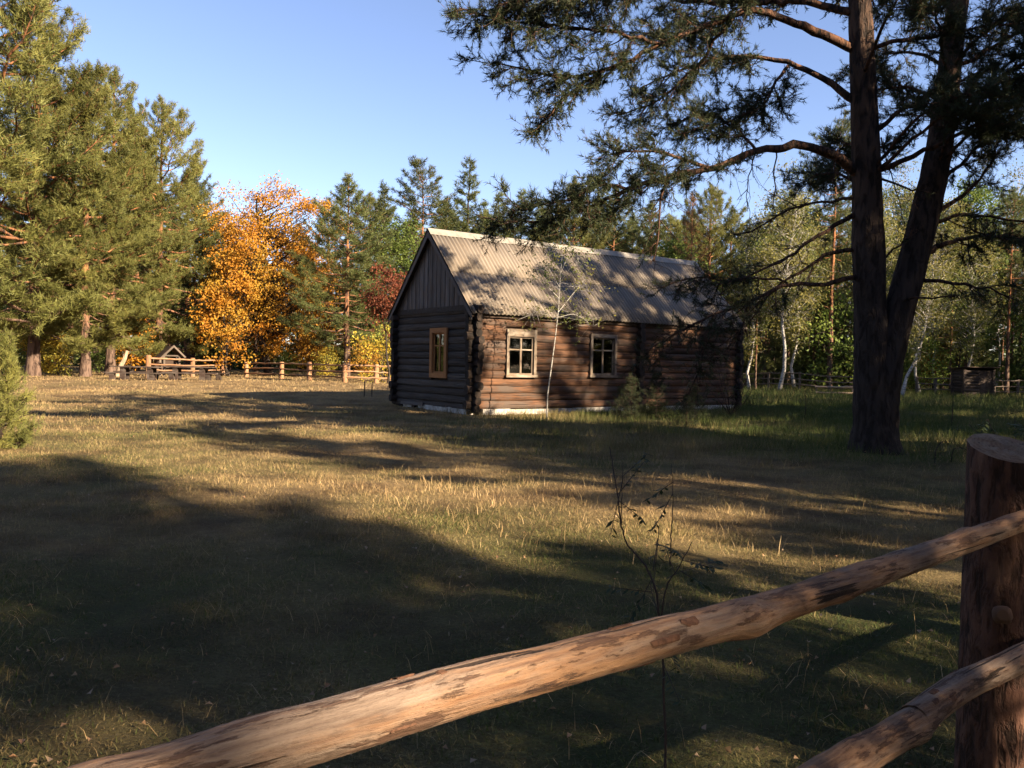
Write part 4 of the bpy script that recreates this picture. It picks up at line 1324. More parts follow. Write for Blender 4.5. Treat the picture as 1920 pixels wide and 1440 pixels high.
# lower, mostly bare limbs
bough(pl([(1600, 403, d), (1532, 441, d - .3), (1484, 477, d - .6), (1420, 510, d - .8), (1345, 535, d - 1.0)]), .045, s0=.25, dens=1.9, seclen=.75, needle=.22, droop=.5)
bough(pl([(1604, 469, d), (1548, 477, d + .1), (1500, 512, d + .2), (1450, 545, d + .3), (1398, 612, d + .4)]), .045, s0=.25, dens=1.8, seclen=.7, needle=.14, droop=.5)
bough(pl([(1608, 518, d), (1544, 534, d - .4), (1477, 533, d - .8), (1404, 566, d - 1.2), (1340, 588, d - 1.5), (1270, 625, d - 1.6), (1215, 655, d - 1.6)]), .05, s0=.28, dens=2.2, seclen=.85, needle=.45, droop=.7)
bough(pl([(1600, 372, d), (1540, 378, d + .5), (1480, 392, d + .9), (1425, 425, d + 1.1), (1375, 440, d + 1.2)]), .032, s0=.15, dens=2.4, seclen=.7, needle=.25, droop=.4)
bough(pl([(1477, 531, d - .8), (1420, 520, d - .9), (1360, 525, d - .9), (1300, 520, d - .9), (1240, 540, d - .8)]), .022, s0=.2, dens=1.8, seclen=.6, needle=.6, droop=.3)
bough(pl([(1340, 588, d - 1.5), (1320, 640, d - 1.7), (1310, 690, d - 1.7), (1290, 740, d - 1.6)]), .018, s0=.1, dens=2.2, seclen=.7, needle=.35, droop=.5)
bough(pl([(1404, 566, d - 1.2), (1385, 620, d - 1.5), (1350, 670, d - 1.7)]), .018, s0=.1, dens=2.0, seclen=.6, needle=.2, droop=.5)
# dead hanging twigs
for P3 in ([(1455, 275, d - .6), (1450, 330, d - .6), (1453, 400, d - .55), (1460, 430, d - .55)], [(1417, 287, d - .8), (1402, 340, d - .85), (1405, 420, d - .8)],
           [(1652, 258, d), (1668, 320, d - .1), (1690, 390, d - .15), (1698, 425, d - .2)], [(1568, 295, d - .2), (1562, 330, d - .3), (1555, 350, d - .3)]):
    bough(pl(P3), .016, .004, s0=.2, dens=1.3, seclen=.35, needle=0.0, droop=.5)
# limbs to the right, from both stems
bough(pl([(1640, 247, d), (1673, 220, d - .2), (1733, 183, d - .5), (1800, 150, d - .8), (1880, 130, d - 1.0)]), .055, s0=.35, dens=2.2, seclen=.95, needle=.9)
bough(pl([(1642, 320, d), (1733, 283, d - .4), (1813, 243, d - .7), (1920, 190, d - 1.1), (2010, 170, d - 1.3)]), .06, s0=.45, dens=2.2, seclen=1.0, needle=.9)
bough(pl([(1634, 95, d), (1680, 77, d - .3), (1763, 67, d - .6), (1847, 47, d - .9), (1950, 40, d - 1.2)]), .05, s0=.25, dens=2.4, seclen=1.0, needle=.95)
bough(pl([(1745, 405, d + .15), (1813, 360, d + .2), (1857, 307, d + .3), (1872, 255, d + .3)]), .05, s0=.3, dens=1.8, seclen=.8, needle=.5)
bough(pl([(1740, 422, d + .15), (1800, 402, d - .1), (1900, 412, d - .4), (1990, 430, d - .6)]), .045, s0=.2, dens=2.0, seclen=.8, needle=.45, droop=.6)
bough(pl([(1735, 472, d + .1), (1800, 448, d + .4), (1900, 443, d + .8), (2000, 470, d + 1.0)]), .06, s0=.25, dens=2.2, seclen=.9, needle=.6, droop=.6)
bough(pl([(1720, 525, d + .1), (1780, 530, d - .3), (1840, 537, d - .6), (1900, 560, d - .8)]), .045, s0=.3, dens=2.0, seclen=.8, needle=.5, droop=.6)
bough(pl([(1768, 335, d + .3), (1800, 308, d + .7), (1860, 260, d + 1.2), (1930, 250, d + 1.5)]), .05, s0=.2, dens=2.4, seclen=1.0, needle=.9)
bough(pl([(1775, 240, d + .4), (1840, 200, d - .1), (1910, 165, d - .5), (2000, 150, d - .9)]), .05, s0=.15, dens=2.6, seclen=1.0, needle=.95)
bough(pl([(1785, 130, d + .5), (1850, 95, d + .6), (1920, 60, d + .8), (2020, 40, d + .9)]), .05, s0=.15, dens=2.6, seclen=1.1, needle=.95)
bough(pl([(1772, 250, d + .4), (1740, 215, d + 1.0), (1700, 170, d + 1.6), (1660, 130, d + 2.0)]), .04, s0=.15, dens=2.4, seclen=1.0, needle=.95)
bough(pl([(1640, 330, d), (1700, 355, d - .6), (1740, 360, d - 1.0)]), .025, s0=.4, dens=1.2, seclen=.4, needle=.3)
bough(pl([(1668, 560, d), (1720, 560, d - .4), (1790, 556, d - .7)]), .03, s0=.5, dens=1.0, seclen=.4, needle=.1)
bough(pl([(1650, 490, d), (1690, 458, d - .2), (1720, 430, d - .4)]), .022, s0=.4, dens=1.2, seclen=.4, needle=.1)
# limbs towards and away from the viewer, then the crown above the picture
for k in range(16):
    z_ = pr.uniform(4.6, 8.4); az = pr.choice([-1, 1]) * pr.uniform(.9, 2.2)
    st = lp if k % 2 == 0 else rp_
    b = np.array([np.interp(z_, st[:, 2], st[:, 0]), np.interp(z_, st[:, 2], st[:, 1]), z_])
    L = pr.uniform(1.4, 2.8); dv = np.array([math.cos(az), math.sin(az), 0])
    bough(np.array([b, b + dv * L * .4 + [0, 0, .25 * L], b + dv * L * .75 + [0, 0, .33 * L], b + dv * L + [0, 0, .28 * L]]), .04, s0=.35, dens=2.0, seclen=.8, needle=.9)
for k in range(34):
    z_ = 8.6 + 3.2 * (k + pr.uniform()) / 34; az = k * 2.4 + pr.uniform(-.4, .4)
    st = lp if k % 2 == 0 else rp_
    b = np.array([np.interp(z_, st[:, 2], st[:, 0]), np.interp(z_, st[:, 2], st[:, 1]), min(z_, st[-1, 2] - .1)])
    L = (4.3 - .75 * (z_ - 8.6)) * pr.uniform(.7, 1.1); dv = np.array([math.cos(az), math.sin(az), 0])
    bough(np.array([b, b + dv * L * .4 + [0, 0, .2 * L], b + dv * L * .75 + [0, 0, .26 * L], b + dv * L + [0, 0, .25 * L]]), .05, KN=8, NW=.025, s0=.3, dens=.9, seclen=1.1, needle=.95)

# ------------------------------------------------------------------ foreground rail fence
t = NT('peeled_rail_wood')
co = t.coord('Object')
off = t.coord('Object', (3.5, 75, 75))
g1 = t.noise(off, 1.3, 6, .65, .3, .72)
c = t.mix(g1, (0.145, 0.074, 0.042), (0.33, 0.19, 0.102))
gr = t.noise(t.coord('Object', (1.6, 11, 11)), 1.0, 6, .7, .42, .58)
c = t.mix(t.math('MULTIPLY', gr, .8), c, t.mix(g1, (0.115, 0.085, 0.068), (0.25, 0.205, 0.17)))       # greyed by weather
pk = t.noise(t.coord('Object', (5.5, 36, 36)), 1.0, 7, .7, .545, .585)
c = t.mix(t.math('MULTIPLY', pk, .8), c, (0.075, 0.040, 0.027))           # bast left where the bark was peeled
p2 = t.noise(t.coord('Object', (2.4, 15, 15)), 1.0, 7, .75, .60, .635)
c = t.mix(t.math('MULTIPLY', p2, .85), c, (0.055, 0.034, 0.026))
ck = t.noise(t.coord('Object', (.7, 40, 40)), 1.0, 3, .55, .635, .662)
c = t.mix(t.math('MULTIPLY', ck, .9), c, (0.014, 0.010, 0.008))
vk = t.node('ShaderNodeTexVoronoi'); vk.inputs['Scale'].default_value = 1.0
t.link(t.coord('Object', (3.4, 13, 13)), vk.inputs['Vector'])
kn = t.ramp(vk.outputs['Distance'], .17, .10)
c = t.mix(t.math('MULTIPLY', t.math('MULTIPLY', kn, t.noise(off, 3, 4, .7, .3, .6)), .55), c, (0.05, 0.030, 0.022))          # knots
fk = t.noise(t.coord('Object', (30, 110, 110)), 1.0, 5, .75)
c = t.mix(t.ramp(fk, .5, .72, 0, .5), c, (0.06, 0.038, 0.028))
t.bump(t.math('SUBTRACT', t.math('ADD', t.math('MULTIPLY', g1, .35), t.math('ADD', t.math('MULTIPLY', t.math('ADD', pk, p2), .25), t.math('MULTIPLY', fk, .6))), ck), .006, 1.0)
M['rail'] = t.col(c, .8, .2)
t = NT('red_pine_bark_post')
co = t.coord('Object', (1, 1, .45))
e = t.noise(t.coord('Object', (1, 1, .3)), 30, 4, .6, .38, .56, dist=.5)
c = t.mix(t.noise(co, 13, 5, .7, .3, .7), (0.060, 0.030, 0.022), (0.14, 0.070, 0.048))
c = t.mix(e, (0.028, 0.016, 0.012), c)
c = t.mix(t.math('MULTIPLY', t.noise(t.coord('Object', (1, 1, .25)), 9, 4, .6, .58, .66), .8), c, (0.21, 0.115, 0.075))
t.bump(t.math('ADD', e, t.noise(co, 30, 5, .7)), .008, 1.0)
M['post_bark'] = t.col(c, .85, .2)
t = NT('sawn_end')
vo = t.coord('Object')
w_ = t.node('ShaderNodeTexWave', wave_type='RINGS', rings_direction='Z'); w_.inputs['Scale'].default_value = 22; w_.inputs['Distortion'].default_value = 2.5
t.link(vo, w_.inputs[0])
c = t.mix(w_.outputs[1], (0.20, 0.115, 0.062), (0.14, 0.078, 0.043))
c = t.mix(t.noise(vo, 16, 6, .7, .45, .65), c, (0.25, 0.175, 0.11))
c = t.mix(t.noise(vo, 40, 4, .7, .58, .66), c, (0.06, 0.035, 0.022))
M['sawn'] = t.col(c, .8, .2)

t = NT('bark_flake')
M['flake'] = t.col(t.mix(t.noise(t.coord('Object'), 60, 5, .7, .3, .7), (0.05, 0.028, 0.020), (0.15, 0.078, 0.048)), .9, .1)
M['knot'] = NT('post_knot').col((0.11, 0.062, 0.040), .8)
fence = thing('rail_fence', 'near fence of peeled round rails on a thick bark-covered post', 'fence', (1.82, 3.05, float(gz(1.82, 3.05))))
FB = np.array(fence.location)


def rail(pts, rad, seed, knots, z_end0, z_end1):
    r = np.random.default_rng(seed)
    P = np.array(pts)
    n, k = 420, 36
    Q = curve(P, n)
    st = Q[0]; dv = nrm(Q[-1] - Q[0])
    yaw_ = math.atan2(dv[1], dv[0])
    Mx = np.array([[math.cos(yaw_), math.sin(yaw_), 0], [-math.sin(yaw_), math.cos(yaw_), 0], [0, 0, 1]])
    L = (Q - st) @ Mx.T
    L[:, 1:] += np.stack([.006 * np.sin(L[:, 0] * 3.1 + seed), .008 * np.sin(L[:, 0] * 2.3 + seed * 2)], -1)
    R_ = np.interp(np.linspace(0, 1, n), np.linspace(0, 1, len(rad)), rad)
    an = np.arange(k) * 2 * pi / k
    x = L[:, 0:1]
    # worn facets where the draw-knife ran, plus knots
    sh = .022 * np.sin(an * 2 + x * 1.1 + seed) + .016 * np.sin(an * 3 - x * 2.7) + .010 * np.sin(an * 5 + x * 6.1) + .006 * np.sin(an * 7 - x * 13)
    lump = sum(.012 * np.sin(x * f_ + q_ + np.sin(an + q_) * 2.0) for f_, q_ in ((9.0, 1.0), (17.0, 2.3), (31.0, .4)))
    sh = sh + lump * (1 + np.cos(an - 1.0)) * .8
    RR = R_[:, None] * (1 + sh + r.normal(0, .006, (n, k)))
    for (kx, ka, kh, ks) in knots:
        da = (an[None] - ka + pi) % (2 * pi) - pi
        RR = RR + kh * np.exp(-((x - kx) / ks) ** 2 - (da * .042 / ks) ** 2)
    V = np.stack([np.repeat(x, k, 1), L[:, 1:2] + RR * np.cos(an), L[:, 2:3] + RR * np.sin(an)], -1)
    mb = MB()
    i = np.arange(n - 1)[:, None] * k; j = np.arange(k)[None]; j2 = (j + 1) % k
    mb.add(V.reshape(-1, 3), quad=np.stack([i + j, i + j2, i + k + j2, i + k + j], -1).reshape(-1, 4))
    for e_, fl in ((0, 1), (n - 1, 0)):
        c_ = np.concatenate([V[e_], V[e_].mean(0)[None]]); jj = np.arange(k); jn = (jj + 1) % k
        mb.add(c_, tri=np.stack([jn, jj, np.full(k, k)] if fl else [jj, jn, np.full(k, k)], -1), mi=1)
    ro = obj('rail', mb.mesh('rail', [M['rail'], M['sawn']], True), fence, tuple(st - FB), (0, 0, yaw_))
    # scraps of bark still clinging to the peeled pole
    C0 = V.mean(1, keepdims=True)
    for q_ in range(15):
        li, wj = int(r.integers(3, 11)), int(r.integers(2, 5))
        i0 = int(r.integers(int(n * .18), int(n * .82))); j0 = int(r.integers(0, k))
        ii = np.arange(i0, i0 + li + 1); jj = (np.arange(j0, j0 + wj + 1)) % k
        G = V[ii][:, jj]; out = nrm(G - C0[ii])
        G = G + out * (.0012 + .0014 * r.uniform(0, 1, G.shape[:2]))[..., None]
        G[[0, -1]] -= out[[0, -1]] * .004; G[:, [0, -1]] -= out[:, [0, -1]] * .004
        G[..., 0] += r.uniform(-.007, .007, G.shape[:2])
        a_, b_ = li + 1, wj + 1
        qi = (np.arange(li)[:, None] * b_ + np.arange(wj)[None])
        keep = np.ones((li, wj), bool); keep[[0, -1]] &= r.uniform(0, 1, (2, wj)) < .6
        qi = qi[keep]
        fb = MB(); fb.add(G.reshape(-1, 3), quad=np.stack([qi, qi + 1, qi + b_ + 1, qi + b_], -1))
        obj('bark_flake', fb.mesh('bark_flake', [M['flake']], False), ro)
    return ro


up_px = [(350, 1452, 1.05), (600, 1376, 1.165), (865, 1296, 1.31), (1000, 1261, 1.40), (1254, 1191, 1.61), (1436, 1140, 1.82), (1690, 1053, 2.285), (1850, 1003, 2.66), (1920, 980, 2.88)]
U = [at(*p) for p in up_px]
U = [np.array([-1.75, -.02, 1.02]), np.array([-1.0, .57, .985])] + U + [np.array([2.6, 3.55, 1.05]), np.array([3.6, 4.35, 1.04])]
rail(U, [.042, .042, .0415, .041, .041, .040, .0395, .0385, .038, .0375, .0355, .035, .035, .034, .034], 5,
     [(2.86, 2.6, .012, .045), (2.9, 4.6, .012, .07), (3.3, 4.9, .008, .05), (1.6, 1.6, .006, .06), (4.05, 1.9, .009, .04), (2.1, 2.2, .005, .03)], 0, 0)
lo_px = [(1640, 1408, 2.13), (1724, 1352, 2.29), (1807, 1290, 2.50), (1920, 1228, 2.78)]
U2 = [np.array([-1.75, -.03, .56]), np.array([-.6, .90, .57])] + [at(*p) for p in lo_px] + [np.array([2.7, 3.6, .62]), np.array([3.6, 4.33, .62])]
rail(U2, [.046, .045, .044, .043, .042, .042, .041, .040], 9, [(3.35, 2.4, .012, .05), (3.7, 4.4, .010, .06), (3.05, 2.0, .006, .04)], 0, 0)


def post_mesh(rad, h, seed, slant):
    r = np.random.default_rng(seed)
    n, k = 40, 40
    z = np.linspace(-.25, h, n)
    an = np.arange(k) * 2 * pi / k
    RR = rad * (1 + .07 * np.exp(-(z + .25) * 1.2))[:, None] * (1 + .03 * np.sin(an * 2 + 1) + .02 * np.sin(an * 3 + z[:, None] * 2) + .012 * np.sin(an * 11 + z[:, None] * 3) + r.normal(0, .008, (n, k)))
    V = np.stack([RR * np.cos(an), RR * np.sin(an), np.repeat(z[:, None], k, 1)], -1)
    # slanting axe cut at the top, lower towards the viewer
    cut = h - slant[2] + V[..., 0] * slant[0] + V[..., 1] * slant[1]
    V[..., 2] = np.where(z[:, None] > h - .18, np.minimum(h - .18 + (V[..., 2] - h + .18) / .18 * (cut - h + .18), cut), V[..., 2])
    mb = MB()
    i = np.arange(n - 1)[:, None] * k; j = np.arange(k)[None]; j2 = (j + 1) % k
    mb.add(V.reshape(-1, 3), quad=np.stack([i + j, i + j2, i + k + j2, i + k + j], -1).reshape(-1, 4))
    c_ = V[-1].mean(0); rings = [V[-1]]
    for q in (.75, .5, .25):
        rg_ = c_ + (V[-1] - c_) * q; rg_[:, 2] += r.normal(0, .004, k) + .006; rings.append(rg_)
    W = np.concatenate(rings + [c_[None] + [[0, 0, .008]]])
    qs = np.concatenate([np.stack([a * k + np.arange(k), a * k + (np.arange(k) + 1) % k, (a + 1) * k + (np.arange(k) + 1) % k, (a + 1) * k + np.arange(k)], -1) for a in range(3)])
    tr_ = np.stack([3 * k + np.arange(k), 3 * k + (np.arange(k) + 1) % k, np.full(k, 4 * k)], -1)
    mb.add(W, quad=qs, tri=tr_, mi=1)
    return mb.mesh('post', [M['post_bark'], M['sawn']], True)


ph = 1.31 - float(gz(1.82, 3.05))
pst = obj('post', post_mesh(.127, ph, 3, (-.05, .34, .035)), fence)
mb = MB()
tube(mb, [(0, 0, -.01), (0, 0, .003), (0, 0, .007)], [.034, .031, .018], 14, rough=.12)
kp = at(1880, 1153, 2.92) - FB
o = obj('knot', mb.mesh('knot', [M['knot']], True), pst, tuple(kp))
o.rotation_euler = Vector((-.35, -.94, .1)).to_track_quat('Z', 'Y').to_euler()
p2 = obj('post', post_mesh(.125, 1.25, 4, (.1, .2, .03)), fence, tuple(np.array([-1.72, .22, float(gz(-1.72, .22))]) - FB))
p3 = obj('post', post_mesh(.125, 1.25, 6, (.1, .2, .03)), fence, tuple(np.array([3.5, 4.48, float(gz(3.5, 4.48))]) - FB))


# ------------------------------------------------------------------ young trees and shrubs on the lawn
def place_mesh_tree(name, label, loc, wood, crown, mats, cat='tree', crown_name='crown'):
    o = thing(name, label, cat, tuple(loc))
    obj('trunk', wood.mesh('trunk', [mats[0]], True), o)
    obj(crown_name, crown.mesh(crown_name, [mats[1]]), o)
    return o


K['little'] = young_kind(1.8, .85, 61, M['needle'], M['bark_twig'], whorls=7, tl=.14, tk=16, tw=.010, tden=12, sec=9)
K['little2'] = young_kind(2.6, 1.25, 62, M['needle_dark'], M['bark_twig'], whorls=6, tl=.13, tk=14, tw=.012, tden=7, sec=6)
tree('little', 'young_pine', 'small bright young pine at the left edge of the lawn', 2, 13.6, h=1.65, rot=.5, wide=.72)
tree('little2', 'young_pine', 'dark young pine under the second window of the house', 1165, 25.0, h=.9)
tree('little2', 'young_pine', 'dark bushy young pine before the middle of the long wall', 1232, 24.6, h=1.3, rot=1.0)
tree('little2', 'young_pine', 'low dark pine seedling between the two young pines by the wall', 1185, 23.6, h=1.2)
tree('little2', 'young_pine', 'small dark pine right of the bushy young pine by the wall', 1305, 23.4, h=.95)
tree('little2', 'young_pine', 'knee-high pine seedling in the grass before the far house corner', 1290, 21.8, h=.75)


def twiggy(name, label, pts_list, base, leaf_mat, leaf_size, nleaf, seed, r0=.008, cat='shrub', pinnate=False, bark='bark_rowan', lfrom=.4):
    r = np.random.default_rng(seed)
    w, lf = MB(), MB()
    for (pts, ra, rb_) in pts_list:
        Q = curve(np.array(pts) - base, max(6, len(pts) * 5), jit=.0012, r=r)
        tube(w, Q, np.linspace(ra, rb_, len(Q)), 6, cap=True)
        for _ in range(nleaf):
            i = r.integers(int(len(Q) * lfrom), len(Q))
            if pinnate:
                d = nrm(r.normal(size=3) + [0, 0, -.1]); Lf = r.uniform(.10, .17)
                st = Q[i]; en = st + d * Lf + [0, 0, -.03]
                segs(w, st[None], en[None], .0018, .001, 3)
                m = 6
                sp = st + (en - st) * np.linspace(.3, 1, m)[:, None]
                sd_ = nrm(np.cross(d, [0, 0, 1.0]))
                for sg in (-1, 1):
                    D = nrm(sd_ * sg + d * .4 + r.normal(0, .25, (m, 3)) + [0, 0, -.35])
                    A = nrm(np.cross(D, [0, 0, 1.0]) + r.normal(0, .3, (m, 3)))
                    s = leaf_size * r.uniform(.7, 1.1, (m, 1))
                    V = np.stack([sp, sp + D * s * .5 + A * s * .16, sp + D * s, sp + D * s * .5 - A * s * .16], 1)
                    b = (np.arange(m) * 4)[:, None]
                    lf.add(V.reshape(-1, 3), tri=np.concatenate([b + [[0, 1, 2]], b + [[0, 2, 3]]]), tint=np.repeat(r.uniform(0, 1, m), 4))
            else:
                e = Q[i] + r.normal(0, .35, 3) * np.array([1, 1, .7])
                segs(w, Q[i][None], e[None], .004, .0015, 3)
                leaves(lf, e + r.normal(0, .07, (6, 3)), leaf_size, r)
    return place_mesh_tree(name, label, base, w, lf, (M[bark], leaf_mat), cat, 'leaves')


# bare rowan sapling behind the near rail
RY = 2.72
rb_ = at(1250, 1560, RY); rb_[2] = float(gz(rb_[0], rb_[1]))
q = lambda *p: [at(a, b, RY + c) for a, b, c in p]
twiggy('rowan_sapling', 'thin rowan sapling with few shrivelled leaves behind the near rail',
       [([rb_] + q((1248, 1430, 0), (1243, 1250, 0), (1238, 1160, 0)), 0.00510, 0.00420),
        (q((1238, 1170, 0), (1230, 1110, 0), (1210, 1060, .02), (1180, 1025, .04), (1165, 985, .05), (1158, 930, .06), (1150, 880, .08), (1143, 838, .1)), 0.00420, 0.00150),
        (q((1238, 1170, 0), (1250, 1100, -.05), (1275, 1060, -.1), (1298, 1015, -.14)), 0.00300, 0.00120),
        (q((1257, 1060, -.05), (1259, 1000, -.04), (1262, 940, -.02), (1259, 870, 0)), 0.00240, 0.00090),
        (q((1225, 1070, 0), (1232, 1020, .05), (1236, 985, .08)), 0.00210, 0.00090),
        (q((1165, 985, .05), (1166, 930, .0), (1168, 865, -.03)), 0.00180, 0.00090),
        (q((1234, 1150, 0), (1222, 1110, .06), (1220, 1070, .1)), 0.00180, 0.00090),
        (q((1250, 1085, -.05), (1275, 1072, 0), (1292, 1068, .04)), 0.00150, 0.00072)],
       rb_, M['dark_leaf'], .040, 2, 71, pinnate=True, lfrom=.45)
# slender birch sapling before the long wall
bb = np.array([1.01, 23.6, float(gz(1.01, 23.6))])
qb = lambda *p: [at(a, b, 23.6 + c) for a, b, c in p]
twiggy('birch_sapling', 'slender young white birch in front of the long log wall',
       [([bb - [0, 0, .05]] + qb((1027, 740, 0), (1035, 680, 0), (1042, 625, 0), (1047, 580, 0), (1050, 530, 0), (1054, 478, 0)), .024, .005),
        (qb((1047, 585, 0), (1075, 550, .3), (1100, 520, .5)), .010, .003), (qb((1049, 560, 0), (1020, 530, -.3), (1000, 500, -.4)), .010, .003),
        (qb((1050, 530, 0), (1075, 495, -.4), (1092, 480, -.5)), .008, .003), (qb((1046, 595, 0), (1080, 590, .2), (1112, 612, .4)), .008, .003),
        (qb((1050, 540, 0), (1030, 505, .4), (1022, 475, .5)), .008, .003), (qb((1046, 600, 0), (1015, 585, .3), (995, 590, .5)), .008, .003),
        (qb((1052, 510, 0), (1065, 480, .1), (1070, 455, .2)), .006, .003)],
       bb, M['birch_leaf'], .075, 26, 72, bark='bark_birch', lfrom=.55)
# dark leafy bush behind the near post
bs = np.array([5.75, 9.4, float(gz(5.75, 9.4))])
r = np.random.default_rng(73)
st_ = []
for k in range(9):
    a = r.uniform(0, 6.28); L = r.uniform(.25, .6)
    st_.append(([bs, bs + [math.cos(a) * L * .4, math.sin(a) * L * .4, .6], bs + [math.cos(a) * L, math.sin(a) * L, r.uniform(.95, 1.4)]], .009, .003))
twiggy('rowan_bush', 'dark green leafy bush peeking over the near fence post', st_, bs, M['dark_leaf'], .085, 9, 74, pinnate=True, lfrom=.3)
# bare twiggy shrub in front of the far end of the wall
bs = np.array([6.9, 26.2, float(gz(6.9, 26.2))])
st_ = []
for k in range(12):
    a = r.uniform(0, 6.28); L = r.uniform(.4, 1.3)
    st_.append(([bs, bs + [math.cos(a) * L * .5, math.sin(a) * L * .5, .7], bs + [math.cos(a) * L, math.sin(a) * L, r.uniform(1.0, 2.2)]], .014, .004))
twiggy('bare_shrub', 'bare twiggy shrub before the right end of the long wall', st_, bs, M['dark_leaf'], .05, 7, 75, bark='bark_twig', lfrom=.3)
# weed stalks in the right meadow
for (x_, y_, h_, lb) in ((12.4, 23.4, 1.5, 'single dry stalk standing in the meadow right of the forked pine'), (9.0, 25.5, .9, 'dry weed stalk in the grass left of the forked pine')):
    bs = np.array([x_, y_, float(gz(x_, y_))])
    twiggy('dry_stalk', lb, [([bs, bs + [.02, 0, h_ * .5], bs + [.0, .03, h_]], .014, .006)], bs, M['straw'], .03, 3, 76, bark='bark_dark', cat='plant')
# dead branches lying at the foot of the forked pine
bs = np.array([6.95, 13.6, float(gz(6.95, 13.6))])
twiggy('dead_branch', 'pale broken branch sticking up at the foot of the forked pine',
       [([bs, bs + [.02, 0, .22], bs + [.14, .02, .36], bs + [.26, .0, .28]], .010, .004), ([bs + [.32, .1, .0], bs + [.36, .1, .22], bs + [.5, .1, .24], bs + [.66, .08, .18]], .010, .004)],
       bs, M['straw'], .03, 1, 77, bark='bark_dark', cat='branch')

# ------------------------------------------------------------------ far rail fences
def far_fence(name, label, posts, nrail, rad, rr_, mat_p, mat_r, hgt, zl):
    f = thing(name, label, 'fence', (posts[0][0], posts[0][1], float(gz(posts[0][0], posts[0][1]))))
    B0 = np.array(f.location); r = np.random.default_rng(len(posts) * 7 + int(abs(posts[0][0])))
    pts = []
    for (x, y) in posts:
        b = np.array([x, y, float(gz(x, y))]); pts.append(b)
        mb = MB()
        h_ = hgt * r.uniform(.94, 1.06)
        zz = np.array([-.3, 0, .4 * h_, .8 * h_, h_ - .03, h_ - .005, h_ + .005])
        # post along local x so that the grain runs up it
        tube(mb, np.stack([zz, 0 * zz, 0 * zz], -1), rad * np.array([1.05, 1.05, 1, .98, .97, .9, .6]), 10, rough=.04, rg=r)
        o = obj('post', mb.mesh('post', [mat_p], True), f, tuple(b - B0)); o.rotation_euler = (0, -pi / 2, r.uniform(0, 3))
    for a, b in zip(pts[:-1], pts[1:]):
        dv = b - a; L = np.linalg.norm(dv)
        for z in zl:
            mb = MB()
            xs = np.linspace(-.08, L + .08, 8)
            tube(mb, np.stack([xs, r.normal(0, .012, 8), r.normal(0, .012, 8)], -1), rr_ * r.uniform(.85, 1.1), 7, rough=.06, rg=r)
            nv = np.array([dv[1], -dv[0], 0]) / L
            if nv[1] > 0: nv = -nv
            o = obj('rail', mb.mesh('rail', [mat_r], True), f, tuple(a - B0 + nv * (rad * .7) + [0, 0, z * hgt + r.uniform(-.02, .02)]))
            o.rotation_euler = (0, -math.asin(dv[2] / L), math.atan2(dv[1], dv[0]))
    return f


g2 = lambda px, Y: (at(px, 690, Y)[0], Y)
far_fence('rail_fence', 'new wooden rail fence running behind the picnic tables', [g2(278, 47.5), g2(361, 53), g2(418, 57.5)], 3, .15, .05, M['post_new'], M['post_new'], 1.22, (.35, .62, .9))
far_fence('rail_fence', 'new wooden rail fence between the oak and the house', [g2(462, 57), g2(528, 53), g2(580, 50.5), g2(647, 47), g2(706, 47.5), g2(760, 48)], 3, .15, .05, M['post_new'], M['post_new'], 1.08, (.28, .58, .9))
far_fence('rail_fence', 'old grey rail fence at the edge of the dark wood', [g2(1385, 62), g2(1442, 60.5), g2(1500, 59), g2(1557, 58), g2(1620, 57), g2(1680, 56.5)], 3, .09, .04, M['old_rail'], M['old_rail'], 1.2, (.3, .6, .92))
far_fence('rail_fence', 'old grey rail fence left of the small dark shed', [g2(1720, 57), g2(1755, 56.5), g2(1790, 56)], 3, .09, .04, M['old_rail'], M['old_rail'], 1.2, (.3, .6, .92))
far_fence('rail_fence', 'old grey rail fence right of the small dark shed', [g2(1865, 55), g2(1910, 55), g2(1960, 55)], 3, .09, .04, M['old_rail'], M['old_rail'], 1.2, (.3, .6, .92))
far_fence('rail_barrier', 'low pale pole barrier in the meadow left of the forked pine', [g2(1532, 50), g2(1600, 49.5), g2(1650, 49)], 2, .05, .05, M['old_rail'], M['snag'], .62, (.35, .9))

# ------------------------------------------------------------------ picnic place
def plank_obj(nm, parent, L, w, t_, loc, rot=(0, 0, 0), m='table_wood'):
    mb = MB(); box(mb, (0, 0, 0), (L, w, t_))
    return obj(nm, mb.mesh(nm, [M[m]]), parent, loc, rot)


def table(px0, px1, Y, label):
    a = at(px0, 690, Y); b = at(px1, 690, Y)
    L = b[0] - a[0]
    t_ = thing('picnic_table', label, 'table', (a[0], Y, float(gz((a[0] + b[0]) / 2, Y))))
    for k in range(3):
        plank_obj('plank', t_, L, .25, .06, (0, k * .26, .70))
    for x_ in (.45, L - .75):
        plank_obj('leg', t_, .28, .12, .70, (x_, .1, 0)); plank_obj('leg', t_, .28, .12, .70, (x_, .56, 0))
        plank_obj('crossbar', t_, .2, .66, .06, (x_ + .04, .05, .63))
    return t_


def bench(px0, px1, Y, label):
    a = at(px0, 690, Y); b = at(px1, 690, Y)
    L = b[0] - a[0]
    t_ = thing('bench', label, 'bench', (a[0], Y, float(gz((a[0] + b[0]) / 2, Y))))
    plank_obj('seat', t_, L, .32, .06, (0, 0, .38))
    for x_ in np.linspace(.35, L - .6, max(2, int(L / 1.5))):
        plank_obj('leg', t_, .26, .24, .38, (float(x_), .04, 0))
    return t_


table(207, 300, 45.0, 'dark wooden picnic table at the left end of the row')
table(306, 398, 45.4, 'dark wooden picnic table at the right end of the row')
bench(191, 300, 44.2, 'low dark bench in front of the left picnic table')
bench(303, 405, 44.4, 'low dark bench in front of the right picnic table')
bench(212, 305, 46.3, 'low dark bench behind the left picnic table')
bench(312, 424, 46.6, 'low dark bench behind the right picnic table, reaching past it')

